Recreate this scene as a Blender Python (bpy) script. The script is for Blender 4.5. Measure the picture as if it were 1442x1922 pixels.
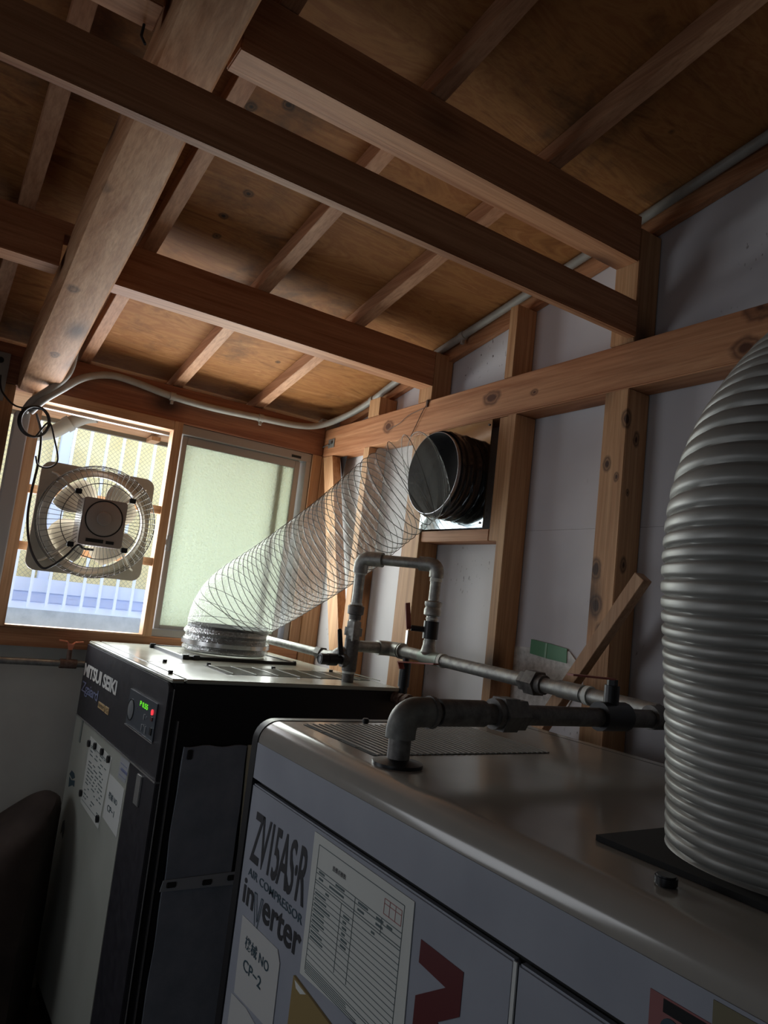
import bpy, bmesh, math, random
from mathutils import Vector, Matrix, noise
random.seed(7)
for o in list(bpy.data.objects): bpy.data.objects.remove(o)
C = bpy.context.scene.collection
PI = math.pi
H = 1.68            # camera height above the floor; everything is laid out about eye level, then lifted

# ------------------------------------------------------------------ camera, world, lights, exposure
cam = bpy.data.cameras.new('camera'); co = bpy.data.objects.new('camera', cam); C.objects.link(co)
cam.sensor_fit = 'HORIZONTAL'; cam.sensor_width = 36; cam.lens = 1370.6/1442*36
cam.clip_start = .02
A = math.radians(57.686); roll = math.radians(6.603); pitch = math.radians(7.239)
Mw = Matrix(((math.sin(A), math.cos(A), 0), (-math.cos(A), math.sin(A), 0), (0, 0, 1)))
R0 = Matrix(((1, 0, 0), (0, 0, -1), (0, 1, 0)))
P_ = Matrix(((1, 0, 0), (0, math.cos(pitch), math.sin(pitch)), (0, -math.sin(pitch), math.cos(pitch))))
Q_ = Matrix(((math.cos(roll), -math.sin(roll), 0), (math.sin(roll), math.cos(roll), 0), (0, 0, 1)))
RR = Q_ @ P_ @ R0
right, down, fwd = Mw @ RR[0], Mw @ RR[1], Mw @ RR[2]
co.matrix_world = Matrix(((right.x, -down.x, -fwd.x, 0), (right.y, -down.y, -fwd.y, 0), (right.z, -down.z, -fwd.z, 0), (0, 0, 0, 1)))
bpy.context.scene.camera = co

sc = bpy.context.scene
sc.view_settings.view_transform = 'Standard'; sc.view_settings.look = 'None'
sc.view_settings.gamma = 1; sc.view_settings.use_curve_mapping = False
sc.view_settings.exposure = 0.0
w = bpy.data.worlds.new('sky'); sc.world = w; w.use_nodes = True
w.node_tree.nodes['Background'].inputs[0].default_value = (.86, .93, 1, 1)
w.node_tree.nodes['Background'].inputs[1].default_value = 3.1

def area(name, loc, to, sx, sy, e, col):
    l = bpy.data.lights.new(name, 'AREA'); l.shape = 'RECTANGLE'; l.size = sx; l.size_y = sy
    l.energy = e; l.color = col
    o = bpy.data.objects.new(name, l); C.objects.link(o); o.location = loc
    o.rotation_euler = (Vector(to)-Vector(loc)).to_track_quat('-Z', 'Z').to_euler()
    return o
area('daylight_open_window', (.62, 3.35, .21), (.62, 0, .21), .5, .86, 15, (.90, .95, 1))
area('daylight_frosted_window', (1.24, 3.268, .22), (1.24, 0, .22), .58, .80, 14, (.95, 1, .95))
dl = area('assumed_left_daylight', (-1.2, 2.25, -.15), (.7, 1.35, -.45), .8, 1.5, 6.1, (.90, .94, 1)); dl.data.spread = math.radians(130)  # lamp for daylight assumed from the left; the left wall has no opening
dl = area('added_rear_left_fill', (-1.2, .35, -.6), (.7, 1.6, -.80), .9, 1.7, 2.7, (.80, .88, 1)); dl.data.spread = math.radians(150)  # added fill lamp at the rear left; no doorway is built
area('daylight_outside_gap', (.9, 3.95, 2.3), (.9, 4.45, .0), 2.5, .7, 28, (.95, .98, 1))  # added lamp above the gap, brightens the neighbouring wall

# ------------------------------------------------------------------ materials
def mat(name, col, rough=.6, metal=0., spec=.5, bump=None, emit=None, estr=1., coat=0.):
    m = bpy.data.materials.new(name); m.use_nodes = True
    b = m.node_tree.nodes['Principled BSDF']
    b.inputs['Base Color'].default_value = (*col, 1); b.inputs['Roughness'].default_value = rough
    b.inputs['Metallic'].default_value = metal; b.inputs['Specular IOR Level'].default_value = spec
    b.inputs['Coat Weight'].default_value = coat
    if emit:
        b.inputs['Emission Color'].default_value = (*emit, 1); b.inputs['Emission Strength'].default_value = estr
    return m
def nodes(m): return m.node_tree.nodes, m.node_tree.links, m.node_tree.nodes['Principled BSDF']
def coords(m, scale, rnd=True):
    N, L, b = nodes(m)
    tc = N.new('ShaderNodeTexCoord'); mp = N.new('ShaderNodeMapping'); mp.inputs['Scale'].default_value = scale
    if rnd:
        oi = N.new('ShaderNodeObjectInfo'); mu = N.new('ShaderNodeMath'); mu.operation = 'MULTIPLY'; mu.inputs[1].default_value = 17
        cb = N.new('ShaderNodeCombineXYZ'); ad = N.new('ShaderNodeVectorMath')
        L.new(oi.outputs['Random'], mu.inputs[0])
        for i in range(3): L.new(mu.outputs[0], cb.inputs[i])
        L.new(tc.outputs['Object'], ad.inputs[0]); L.new(cb.outputs[0], ad.inputs[1]); L.new(ad.outputs[0], mp.inputs['Vector'])
    else: L.new(tc.outputs['Object'], mp.inputs['Vector'])
    return mp
def tex_noise(m, mp, scale, detail=4, rough=.55, dist=0):
    N, L, b = nodes(m); n = N.new('ShaderNodeTexNoise'); n.inputs['Scale'].default_value = scale
    n.inputs['Detail'].default_value = detail; n.inputs['Roughness'].default_value = rough; n.inputs['Distortion'].default_value = dist
    L.new(mp.outputs[0], n.inputs['Vector']); return n
def ramp(m, src, stops):
    N, L, b = nodes(m); r = N.new('ShaderNodeValToRGB'); e = r.color_ramp.elements
    while len(e) < len(stops): e.new(.5)
    for i, (p, c) in enumerate(stops):
        e[i].position = p; e[i].color = (*c, 1) if len(c) == 3 else c
    L.new(src, r.inputs[0]); return r
def bump(m, src, strength, dist=.002):
    N, L, b = nodes(m); u = N.new('ShaderNodeBump'); u.inputs['Strength'].default_value = strength; u.inputs['Distance'].default_value = dist
    L.new(src, u.inputs['Height']); L.new(u.outputs[0], b.inputs['Normal']); return u
def mix(m, fac, a, b_, mode='MIX'):
    N, L, b = nodes(m); x = N.new('ShaderNodeMix'); x.data_type = 'RGBA'; x.blend_type = mode
    for s, i in ((fac, 0), (a, 6), (b_, 7)):
        if hasattr(s, 'links'): L.new(s, x.inputs[i])
        else: x.inputs[i].default_value = s if i == 0 else (*s, 1)
    return x.outputs[2]
def wood(name, axis, light, dark, knots=True, rough=.62):
    m = mat(name, light, rough, spec=.35); N, L, b = nodes(m)
    s = [11., 11., 11.]; s[axis] = .55
    mp = coords(m, s); n = tex_noise(m, mp, 1.6, 6, .62, 1.1)
    mid = tuple((a+c)/2 for a, c in zip(light, dark))
    r = ramp(m, n.outputs[0], [(.32, dark), (.48, mid), (.62, light)])
    col = r.outputs[0]
    s2 = [60.]*3; s2[axis] = 1.5
    mp3 = coords(m, s2); n3 = tex_noise(m, mp3, 2.2, 3, .6)
    r3 = ramp(m, n3.outputs[0], [(.35, (.78, .74, .7)), (.6, (1, 1, 1))])
    col = mix(m, 1., col, r3.outputs[0], 'MULTIPLY')
    if knots:
        s3 = [4.5]*3; s3[axis] = 2.3
        mp2 = coords(m, s3); v = N.new('ShaderNodeTexVoronoi'); v.inputs['Scale'].default_value = 1.
        v.inputs['Randomness'].default_value = .9
        L.new(mp2.outputs[0], v.inputs['Vector'])
        k = ramp(m, v.outputs['Distance'], [(.08, (1, 1, 1)), (.17, (.4, .4, .4)), (.26, (0, 0, 0))])
        col = mix(m, k.outputs[0], col, tuple(d*.28 for d in dark))
    L.new(col, b.inputs['Base Color']); bump(m, n3.outputs[0], .35, .0015)
    return m
WL, WD = (.53, .265, .135), (.33, .125, .052)
WX = wood('cedar_grain_x', 0, WL, WD); WY = wood('cedar_grain_y', 1, WL, WD); WZ = wood('cedar_grain_z', 2, (.56, .33, .17), (.38, .185, .085))
WH = wood('shaded_header_grain', 0, (.34, .15, .08), (.20, .075, .04))  # wood tone darkened for the shade on the side turned from the windows
WR = wood('rafter_grain_y', 1, (.56, .31, .18), (.40, .19, .10), knots=False)
WF = wood('window_frame_pine', 2, (.50, .30, .17), (.38, .20, .10), knots=False)
WFX = wood('window_frame_pine_x', 0, (.50, .30, .17), (.38, .20, .10), knots=False)

def knots(m, pts, axis, core, ring_):
    """individual knots of the timber: (x, y, z, radius) in the room, eye level = 0"""
    N, L, b = nodes(m); src = b.inputs['Base Color'].links[0].from_socket
    g = N.new('ShaderNodeNewGeometry'); nz = N.new('ShaderNodeTexNoise'); nz.inputs['Scale'].default_value = 22
    L.new(g.outputs['Position'], nz.inputs['Vector'])
    for (x, y, z, r) in pts:
        sub = N.new('ShaderNodeVectorMath'); sub.operation = 'SUBTRACT'; sub.inputs[1].default_value = (x, y, z+H); L.new(g.outputs['Position'], sub.inputs[0])
        mul = N.new('ShaderNodeVectorMath'); mul.operation = 'MULTIPLY'; sv = [1/r]*3
        if axis is not None: sv[axis] = .62/r
        mul.inputs[1].default_value = sv; L.new(sub.outputs[0], mul.inputs[0])
        ln_ = N.new('ShaderNodeVectorMath'); ln_.operation = 'LENGTH'; L.new(mul.outputs[0], ln_.inputs[0])
        ad = N.new('ShaderNodeMath'); ad.operation = 'MULTIPLY_ADD'; ad.inputs[1].default_value = .9; L.new(nz.outputs[0], ad.inputs[0])
        off = N.new('ShaderNodeMath'); off.operation = 'ADD'; off.inputs[1].default_value = -.45; L.new(ln_.outputs['Value'], off.inputs[0]); L.new(off.outputs[0], ad.inputs[2])
        rp = ramp(m, ad.outputs[0], [(.22, (.95, .95, .95)), (.45, (.45, .45, .45)), (.62, (.75, .75, .75)), (.95, (0, 0, 0))])
        src = mix(m, rp.outputs[0], src, core)
    L.new(src, b.inputs['Base Color'])
def make_plywood():
    m = mat('roof_plywood', (.3, .16, .07), .7, spec=.25); N, L, b = nodes(m)
    mp = coords(m, (1.2, 5.5, 5.5), False)
    n = tex_noise(m, mp, 1.5, 5, .6, 2.6)
    r = ramp(m, n.outputs[0], [(.3, (.20, .075, .022)), (.47, (.38, .17, .055)), (.55, (.30, .12, .038)), (.7, (.46, .22, .08))])
    mp2 = coords(m, (1, 1, 1), False)
    n2 = tex_noise(m, mp2, 2.2, 6, .7)
    st = ramp(m, n2.outputs[0], [(.52, (0, 0, 0)), (.66, (.75, .75, .75))])
    col = mix(m, st.outputs[0], r.outputs[0], (.10, .05, .025))
    v = N.new('ShaderNodeTexVoronoi'); v.inputs['Scale'].default_value = 3.4; L.new(mp2.outputs[0], v.inputs['Vector'])
    k = ramp(m, v.outputs['Distance'], [(.03, (1, 1, 1)), (.055, (0, 0, 0))])
    col = mix(m, k.outputs[0], col, (.02, .012, .008))
    L.new(col, b.inputs['Base Color']); bump(m, n.outputs[0], .2)
    return m
PLY = make_plywood()
knots(PLY, [(.665, 2.008, 1.166, .022), (.64, 2.141, 1.141, .020), (.659, 2.245, 1.121, .020), (.541, 1.711, 1.222, .020), (.617, 1.654, 1.233, .024), (1.2, 2.9, .99, .015)], None, (.012, .006, .004), None)
WG = wood('girt_grain', 1, WL, WD)
knots(WG, [(1.654, 1.982, .784, .036), (1.654, 2.657, .777, .034), (1.654, .988, .833, .04), (1.654, 1.018, .741, .036), (1.654, 1.764, .763, .016)], 1, (.060, .016, .006), None)
WC = wood('knotty_stud_grain', 2, (.60, .35, .18), (.42, .20, .09))
knots(WC, [(1.654, 1.442, .173, .026), (1.654, 1.432, .071, .026), (1.654, 1.407, -.013, .024), (1.654, 1.431, .484, .018), (1.654, 1.394, .441, .012), (1.657, 1.372, .609, .022), (1.702, 1.372, .559, .018), (1.686, 1.372, .191, .018), (1.68, 1.372, .397, .010)], 2, (.030, .008, .003), None)
def make_board():
    m = mat('white_wall_board', (.62, .61, .64), .75, spec=.3); N, L, b = nodes(m)
    mp = coords(m, (1, 1, 1), False)
    n = tex_noise(m, mp, 1.7, 4, .5); r = ramp(m, n.outputs[0], [(.3, (.52, .515, .545)), (.7, (.70, .69, .715))])
    mp4 = coords(m, (1, 1, .45), False)
    n2 = tex_noise(m, mp4, 95, 2, .5); n3 = tex_noise(m, mp, 3.1, 3, .6)
    s1 = ramp(m, n2.outputs[0], [(.66, (0, 0, 0)), (.71, (1, 1, 1))]); s2 = ramp(m, n3.outputs[0], [(.56, (0, 0, 0)), (.66, (1, 1, 1))])
    f = mix(m, 1., s1.outputs[0], s2.outputs[0], 'MULTIPLY')
    col = mix(m, f, r.outputs[0], (.16, .15, .15))
    L.new(col, b.inputs['Base Color']); bump(m, n2.outputs[0], .1)
    return m
BOARD = make_board()
def noisy(name, c1, c2, scale, rough, metal=0., r2=None, bmp=0., spec=.5, detail=4, stretch=(1, 1, 1)):
    m = mat(name, c1, rough, metal, spec); N, L, b = nodes(m)
    mp = coords(m, stretch, False); n = tex_noise(m, mp, scale, detail, .6)
    r = ramp(m, n.outputs[0], [(.35, c1), (.65, c2)]); L.new(r.outputs[0], b.inputs['Base Color'])
    if r2 is not None:
        rr = ramp(m, n.outputs[0], [(.3, (rough,)*3), (.7, (r2,)*3)]); L.new(rr.outputs[0], b.inputs['Roughness'])
    if bmp: bump(m, n.outputs[0], bmp)
    return m
GALV = noisy('galvanised_pipe', (.40, .40, .37), (.26, .26, .25), 40, .42, .75, .6, .1)
GALVD = noisy('dull_dark_fitting', (.10, .095, .09), (.19, .18, .17), 60, .5, .6, .65, .15)
RUST = noisy('rusty_fitting', (.12, .07, .05), (.22, .15, .12), 70, .7, .3, .8, .3)
TAPE_W = mat('white_thread_seal', (.62, .64, .60), .6)
SHEET = noisy('zinc_sheet', (.36, .40, .42), (.30, .34, .36), 8, .07, 1., .11, .03)
PIPEIN = noisy('spiral_pipe_metal', (.40, .40, .42), (.28, .28, .30), 10, .30, .9, .4, .1)
BLACK = mat('black_coated_steel', (.012, .012, .014), .38, spec=.4)
BLACKM = mat('matt_black', (.01, .01, .01), .8)
SAT = noisy('black_fascia', (.018, .017, .022), (.024, .023, .029), 30, .40, 0, .5, 0)
BEIGE = noisy('beige_glossy_lid', (.36, .37, .31), (.40, .41, .35), 5, .16, 0, .24, .02, .6)
GREEND = noisy('greenish_grey_door', (.32, .33, .29), (.36, .37, .33), 4, .42, 0, .5, 0)
GREYC = noisy('cool_grey_cabinet', (.27, .285, .33), (.30, .315, .36), 5, .34, 0, .45, .02, .5)
ROOFC = noisy('warm_grey_lid', (.30, .28, .25), (.25, .235, .21), 3, .13, 0, .2, .03, .6)
DUCT = noisy('grey_duct_skin', (.25, .25, .235), (.20, .195, .18), 6, .40, .25, .5, .05, .5)
PAPER = mat('paper', (.52, .53, .50), .7); PAPERW = mat('white_card', (.55, .56, .54), .6)
SLEEVE = mat('plastic_sleeve', (.50, .50, .49), .3, coat=.4)
INK = mat('black_ink', (.012, .012, .016), .6); INKG = mat('grey_green_ink', (.08, .11, .115), .6); INKR = mat('dark_red_paint', (.085, .006, .008), .5)
INKT = mat('dark_teal_ink', (.02, .05, .07), .6); INKW = mat('white_lettering', (.62, .62, .60), .5)
INKB = mat('slate_blue_lettering', (.16, .18, .30), .5); GOLD = mat('tan_badge', (.50, .34, .16), .45); RED = mat('stamp_red', (.36, .16, .15), .6)
ALU = mat('window_aluminium', (.30, .28, .26), .45, .4); ALUW = mat('outside_white_aluminium', (.62, .72, .95), .4)
PVC = noisy('grey_conduit', (.34, .325, .295), (.27, .26, .235), 12, .5)
PVCW = mat('white_trunking', (.72, .69, .66), .45)
FANB = noisy('fan_beige_grey', (.55, .50, .41), (.48, .43, .35), 20, .45)
FANM = mat('fan_motor_brown', (.34, .285, .25), .5); FANW = mat('fan_wire', (.17, .16, .14), .45, .3); FANL = mat('fan_blade_plastic', (.66, .62, .53), .4)
CORD = mat('black_cord', (.03, .028, .028), .45)
FELT = noisy('blue_grey_felt', (.17, .195, .23), (.24, .26, .30), 9, .9, 0, None, .6, .2, 8)
CREAM = mat('cream_strip', (.50, .46, .33), .6)
SHEEN = mat('bright_steel', (.55, .55, .55), .25, .8)
REDP = mat('red_lever', (.30, .07, .05), .45); COPPER = mat('orange_lever', (.78, .28, .16), .4)
GREENT = mat('green_cloth_tape', (.10, .28, .15), .45)
CONC = noisy('outside_concrete', (.42, .44, .46), (.33, .35, .37), 14, .9, 0, None, .3)
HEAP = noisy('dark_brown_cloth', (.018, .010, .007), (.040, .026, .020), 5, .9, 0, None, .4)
FLOORM = noisy('dark_concrete_floor', (.07, .06, .055), (.11, .10, .09), 6, .85)
SHADE = mat('dim_plaster', (.35, .34, .34), .9)
LCDM = mat('panel_slate', (.055, .065, .08), .35); LCDG = mat('display_green', (.02, .1, .01), .5, emit=(.18, 1, .03), estr=.9); LEDR = mat('lamp_red', (.3, 0, 0), .4, emit=(1, .05, .07), estr=1.0)
BTN = mat('panel_button', (.16, .17, .18), .4); BTNR = mat('dim_red_button', (.10, .03, .03), .4)
ENV = mat('ochre_envelope', (.23, .16, .055), .6); TAPE = mat('clear_tape', (.42, .40, .35), .3)

def make_frost():
    m = bpy.data.materials.new('frosted_glass'); m.use_nodes = True; N = m.node_tree.nodes; L = m.node_tree.links
    for n in list(N): N.remove(n)
    out = N.new('ShaderNodeOutputMaterial'); tl = N.new('ShaderNodeBsdfTranslucent'); gl = N.new('ShaderNodeBsdfGlossy')
    tl.inputs[0].default_value = (.93, .99, .86, 1); gl.inputs[0].default_value = (1, 1, 1, 1); gl.inputs['Roughness'].default_value = .3
    tc = N.new('ShaderNodeTexCoord'); n = N.new('ShaderNodeTexNoise'); n.inputs['Scale'].default_value = 105; n.inputs['Detail'].default_value = 3
    L.new(tc.outputs['Object'], n.inputs['Vector']); bu = N.new('ShaderNodeBump'); bu.inputs['Strength'].default_value = 1.; bu.inputs['Distance'].default_value = .012
    L.new(n.outputs[0], bu.inputs['Height']); L.new(bu.outputs[0], tl.inputs['Normal']); L.new(bu.outputs[0], gl.inputs['Normal'])
    mx = N.new('ShaderNodeMixShader'); mx.inputs[0].default_value = .08
    L.new(tl.outputs[0], mx.inputs[1]); L.new(gl.outputs[0], mx.inputs[2]); L.new(mx.outputs[0], out.inputs[0]); return m
FROST = make_frost()
def make_film(name, clear, scale=60, bs=.9, dist=.006, gmax=.2, rough=.07):
    m = bpy.data.materials.new(name); m.use_nodes = True; N = m.node_tree.nodes; L = m.node_tree.links
    for n in list(N): N.remove(n)
    out = N.new('ShaderNodeOutputMaterial'); tr = N.new('ShaderNodeBsdfTransparent'); gl = N.new('ShaderNodeBsdfGlossy'); df = N.new('ShaderNodeBsdfTranslucent'); d2 = N.new('ShaderNodeBsdfDiffuse')
    tr.inputs[0].default_value = (.93, .94, .935, 1); gl.inputs[0].default_value = (1, 1, 1, 1); gl.inputs['Roughness'].default_value = rough
    df.inputs[0].default_value = (.9, .92, .9, 1); d2.inputs[0].default_value = (.8, .82, .82, 1)
    tc = N.new('ShaderNodeTexCoord'); n = N.new('ShaderNodeTexNoise'); n.inputs['Scale'].default_value = scale; n.inputs['Detail'].default_value = 3; n.inputs['Distortion'].default_value = 1.5
    L.new(tc.outputs['Object'], n.inputs['Vector']); bu = N.new('ShaderNodeBump'); bu.inputs['Strength'].default_value = bs; bu.inputs['Distance'].default_value = dist
    L.new(n.outputs[0], bu.inputs['Height'])
    for s in (gl, df, d2): L.new(bu.outputs[0], s.inputs['Normal'])
    lw = N.new('ShaderNodeLayerWeight'); lw.inputs['Blend'].default_value = .35; L.new(bu.outputs[0], lw.inputs['Normal'])
    ma = N.new('ShaderNodeMapRange'); ma.inputs['To Min'].default_value = .018; ma.inputs['To Max'].default_value = gmax; L.new(lw.outputs['Facing'], ma.inputs['Value'])
    m1 = N.new('ShaderNodeMixShader'); m1.inputs[0].default_value = .5; L.new(df.outputs[0], m1.inputs[1]); L.new(d2.outputs[0], m1.inputs[2])
    m2 = N.new('ShaderNodeMixShader'); m2.inputs[0].default_value = 1-clear; L.new(tr.outputs[0], m2.inputs[1]); L.new(m1.outputs[0], m2.inputs[2])
    m3 = N.new('ShaderNodeMixShader'); L.new(ma.outputs[0], m3.inputs[0]); L.new(m2.outputs[0], m3.inputs[1]); L.new(gl.outputs[0], m3.inputs[2])
    L.new(m3.outputs[0], out.inputs[0]); return m
FILM = make_film('clear_duct_film', .905, 75, 1., .008, .11); CRUMP = make_film('crumpled_film', .86, 90, 1., .014, .6, .1)
PATCH = make_film('crinkled_plastic', .45, 50, 1., .01)
def make_mesh_glass():
    m = mat('wired_pattern_glass', (.78, .74, .50), .5, spec=.2); N, L, b = nodes(m)
    tc = N.new('ShaderNodeTexCoord'); sp = N.new('ShaderNodeSeparateXYZ'); L.new(tc.outputs['Object'], sp.inputs[0])
    fs = []
    for sg in (1, -1):
        a = N.new('ShaderNodeMath'); a.operation = 'MULTIPLY_ADD'; a.inputs[1].default_value = sg; L.new(sp.outputs['X'], a.inputs[0]); L.new(sp.outputs['Z'], a.inputs[2])
        d = N.new('ShaderNodeMath'); d.operation = 'PINGPONG'; d.inputs[1].default_value = .0135; L.new(a.outputs[0], d.inputs[0])
        c = N.new('ShaderNodeMath'); c.operation = 'LESS_THAN'; c.inputs[1].default_value = .0014; L.new(d.outputs[0], c.inputs[0]); fs.append(c)
    mxx = N.new('ShaderNodeMath'); mxx.operation = 'MAXIMUM'; L.new(fs[0].outputs[0], mxx.inputs[0]); L.new(fs[1].outputs[0], mxx.inputs[1])
    mp = coords(m, (1, 1, 1), False); n = tex_noise(m, mp, 5, 3); r = ramp(m, n.outputs[0], [(.3, (.64, .56, .30)), (.7, (.80, .74, .48))])
    L.new(mix(m, mxx.outputs[0], r.outputs[0], (.36, .36, .27)), b.inputs['Base Color']); return m
WIREG = make_mesh_glass()

# ------------------------------------------------------------------ mesh helpers
class MB:
    def __init__(s): s.v = []; s.f = []; s.smooth = False
    def add(s, vs, fs):
        n = len(s.v); s.v += [Vector(p) for p in vs]; s.f += [tuple(n+i for i in f) for f in fs]; return s
    def box(s, x0, x1, y0, y1, z0, z1):
        return s.add([(x, y, z) for x in (x0, x1) for y in (y0, y1) for z in (z0, z1)],
                     [(0, 1, 3, 2), (4, 6, 7, 5), (0, 4, 5, 1), (2, 3, 7, 6), (0, 2, 6, 4), (1, 5, 7, 3)])
    def hexa(s, bot, top):      # 4 bottom points, 4 top points
        return s.add(list(bot)+list(top), [(3, 2, 1, 0), (4, 5, 6, 7), (0, 1, 5, 4), (1, 2, 6, 5), (2, 3, 7, 6), (3, 0, 4, 7)])
    def bar(s, a, b, w, h, up=(0, 0, 1)):   # rectangular bar a->b
        a = Vector(a); b = Vector(b); d = (b-a).normalized(); r = d.cross(Vector(up)).normalized(); u = r.cross(d)
        q = lambda p: [p-r*w/2-u*h/2, p+r*w/2-u*h/2, p+r*w/2+u*h/2, p-r*w/2+u*h/2]
        return s.hexa(q(a), q(b))
    def prism(s, pts, axis, a, b):   # 2-D outline extruded along axis
        def P(p, t): q = list(p); q.insert(axis, t); return q
        n = len(pts); return s.add([P(p, a) for p in pts]+[P(p, b) for p in pts],
              [tuple(range(n))[::-1], tuple(range(n, 2*n))]+[(i, (i+1) % n, n+(i+1) % n, n+i) for i in range(n)])
    def tube(s, pts, r, seg=12, cap=True, rf=None):
        pts = [Vector(p) for p in pts]; n = len(pts)
        T = [(pts[min(i+1, n-1)]-pts[max(i-1, 0)]).normalized() for i in range(n)]
        up = Vector((0, 0, 1)) if abs(T[0].z) < .9 else Vector((0, 1, 0))
        N_ = T[0].cross(up).normalized(); base = len(s.v)
        for i in range(n):
            N_ = (N_-T[i]*N_.dot(T[i])).normalized(); B = T[i].cross(N_)
            for k in range(seg):
                th = 2*PI*k/seg; rr = rf(i, th) if rf else (r[i] if isinstance(r, (list, tuple)) else r)
                s.v.append(pts[i]+N_*math.cos(th)*rr+B*math.sin(th)*rr)
        for i in range(n-1):
            for k in range(seg):
                a = base+i*seg+k; b = base+i*seg+(k+1) % seg; s.f.append((a, b, b+seg, a+seg))
        if cap:
            s.f.append(tuple(base+k for k in range(seg))[::-1]); s.f.append(tuple(base+(n-1)*seg+k for k in range(seg)))
        s.smooth = True; return s
    def cyl(s, a, b, r, seg=20): return s.tube([a, b], r, seg)
    def lathe(s, prof, c, axis, seg=40):   # prof: (radius, distance along axis) from point c
        ax = Vector(axis).normalized(); u = ax.orthogonal().normalized(); w_ = ax.cross(u); c = Vector(c); base = len(s.v)
        for r, t in prof:
            for k in range(seg):
                th = 2*PI*k/seg; s.v.append(c+ax*t+(u*math.cos(th)+w_*math.sin(th))*r)
        for i in range(len(prof)-1):
            for k in range(seg):
                a = base+i*seg+k; b = base+i*seg+(k+1) % seg; s.f.append((a, b, b+seg, a+seg))
        s.smooth = True; return s
def smoothpts(cp, n=10):   # Catmull-Rom through control points
    cp = [Vector(p) for p in cp]; q = [cp[0]*2-cp[1]]+cp+[cp[-1]*2-cp[-2]]; out = []
    for i in range(1, len(q)-2):
        for k in range(n):
            t = k/n; a, b, c, d = q[i-1], q[i], q[i+1], q[i+2]
            out.append(.5*((2*b)+(c-a)*t+(2*a-5*b+4*c-d)*t*t+(3*b-a-3*c+d)*t**3))
    out.append(cp[-1]); return out
def pipepath(cp, r=.03, n=6):    # straight runs with rounded elbows
    cp = [Vector(p) for p in cp]; out = [cp[0]]
    for i in range(1, len(cp)-1):
        a, b, c = cp[i-1], cp[i], cp[i+1]; d1 = (a-b).normalized()*r; d2 = (c-b).normalized()*r
        for k in range(n+1):
            t = k/n; out.append((1-t)**2*(b+d1)+2*t*(1-t)*b+t*t*(b+d2))
    out.append(cp[-1]); return out
def build(name, mb, m, parent=None, local=False, bevel=0., smooth=None, seg=2):
    me = bpy.data.meshes.new(name)
    vs = mb.v
    o = bpy.data.objects.new(name, me)
    if parent is not None:
        if not local:
            inv = parent.matrix_basis.inverted() if parent.parent is None else (parent.parent.matrix_basis @ parent.matrix_basis).inverted()
            vs = [inv @ p for p in vs]
        o.parent = parent
    else:
        xs = [p.x for p in vs]; ys = [p.y for p in vs]; zs = [p.z for p in vs]
        c = Vector(((min(xs)+max(xs))/2, (min(ys)+max(ys))/2, min(zs))); vs = [p-c for p in vs]; o.location = c
    me.from_pydata([tuple(p) for p in vs], [], mb.f); me.update()
    bm = bmesh.new(); bm.from_mesh(me); bmesh.ops.recalc_face_normals(bm, faces=bm.faces[:])
    if bevel:
        bmesh.ops.bevel(bm, geom=[e for e in bm.edges if e.is_manifold and e.calc_face_angle(0) > .6], offset=bevel, segments=seg, affect='EDGES')
    bm.to_mesh(me); bm.free()
    if (mb.smooth if smooth is None else smooth):
        for p in me.polygons: p.use_smooth = True
        me.set_sharp_from_angle(angle=.7)
    me.materials.append(m); C.objects.link(o); return o
def tag(o, label, cat, group=None, kind=None):
    o['label'] = label; o['category'] = cat
    if group: o['group'] = group
    if kind: o['kind'] = kind
    return o
def thing(name, label, cat, loc, group=None, rz=0):
    o = bpy.data.objects.new(name, None); o.empty_display_size = .05; C.objects.link(o); o.location = loc; o.rotation_euler = (0, 0, rz)
    o.matrix_basis = Matrix.Translation(loc) @ Matrix.Rotation(rz, 4, 'Z')
    return tag(o, label, cat, group)
def struct(name, mb, m, bevel=0.):
    o = build(name, mb, m, bevel=bevel); o['kind'] = 'structure'; return o
def textmb(body, M, w_, h_, bold=0., shear=0., depth=.0006, spacing=1.):
    """lettering fitted to a w x h box; M maps (right, up, out) from the lower left corner"""
    cu = bpy.data.curves.new('lettering', 'FONT'); cu.body = body; cu.size = 1; cu.extrude = 0; cu.offset = bold; cu.shear = shear; cu.space_character = spacing; cu.resolution_u = 3
    o = bpy.data.objects.new('lettering', cu); C.objects.link(o); bpy.context.view_layer.update()
    me = bpy.data.meshes.new_from_object(o.evaluated_get(bpy.context.evaluated_depsgraph_get()))
    bpy.data.objects.remove(o); mb = MB()
    xs = [v.co.x for v in me.vertices]; ys = [v.co.y for v in me.vertices]
    x0, x1, y0, y1 = min(xs), max(xs), min(ys), max(ys)
    mb.v = [M @ Vector(((v.co.x-x0)/(x1-x0)*w_, (v.co.y-y0)/(y1-y0)*h_, depth)) for v in me.vertices]
    mb.f = [tuple(p.vertices) for p in me.polygons]
    return mb
def face_x(x, y, z):   # on a face that looks toward -X: right is -Y, up is Z
    return Matrix(((0, 0, -1, x), (-1, 0, 0, y), (0, 1, 0, z), (0, 0, 0, 1)))
def quad_x(x, t, y0, y1, z0, z1):   # thin sheet on a face looking toward -X
    return MB().box(x-t, x, min(y0, y1), max(y0, y1), min(z0, z1), max(z0, z1))

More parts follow.
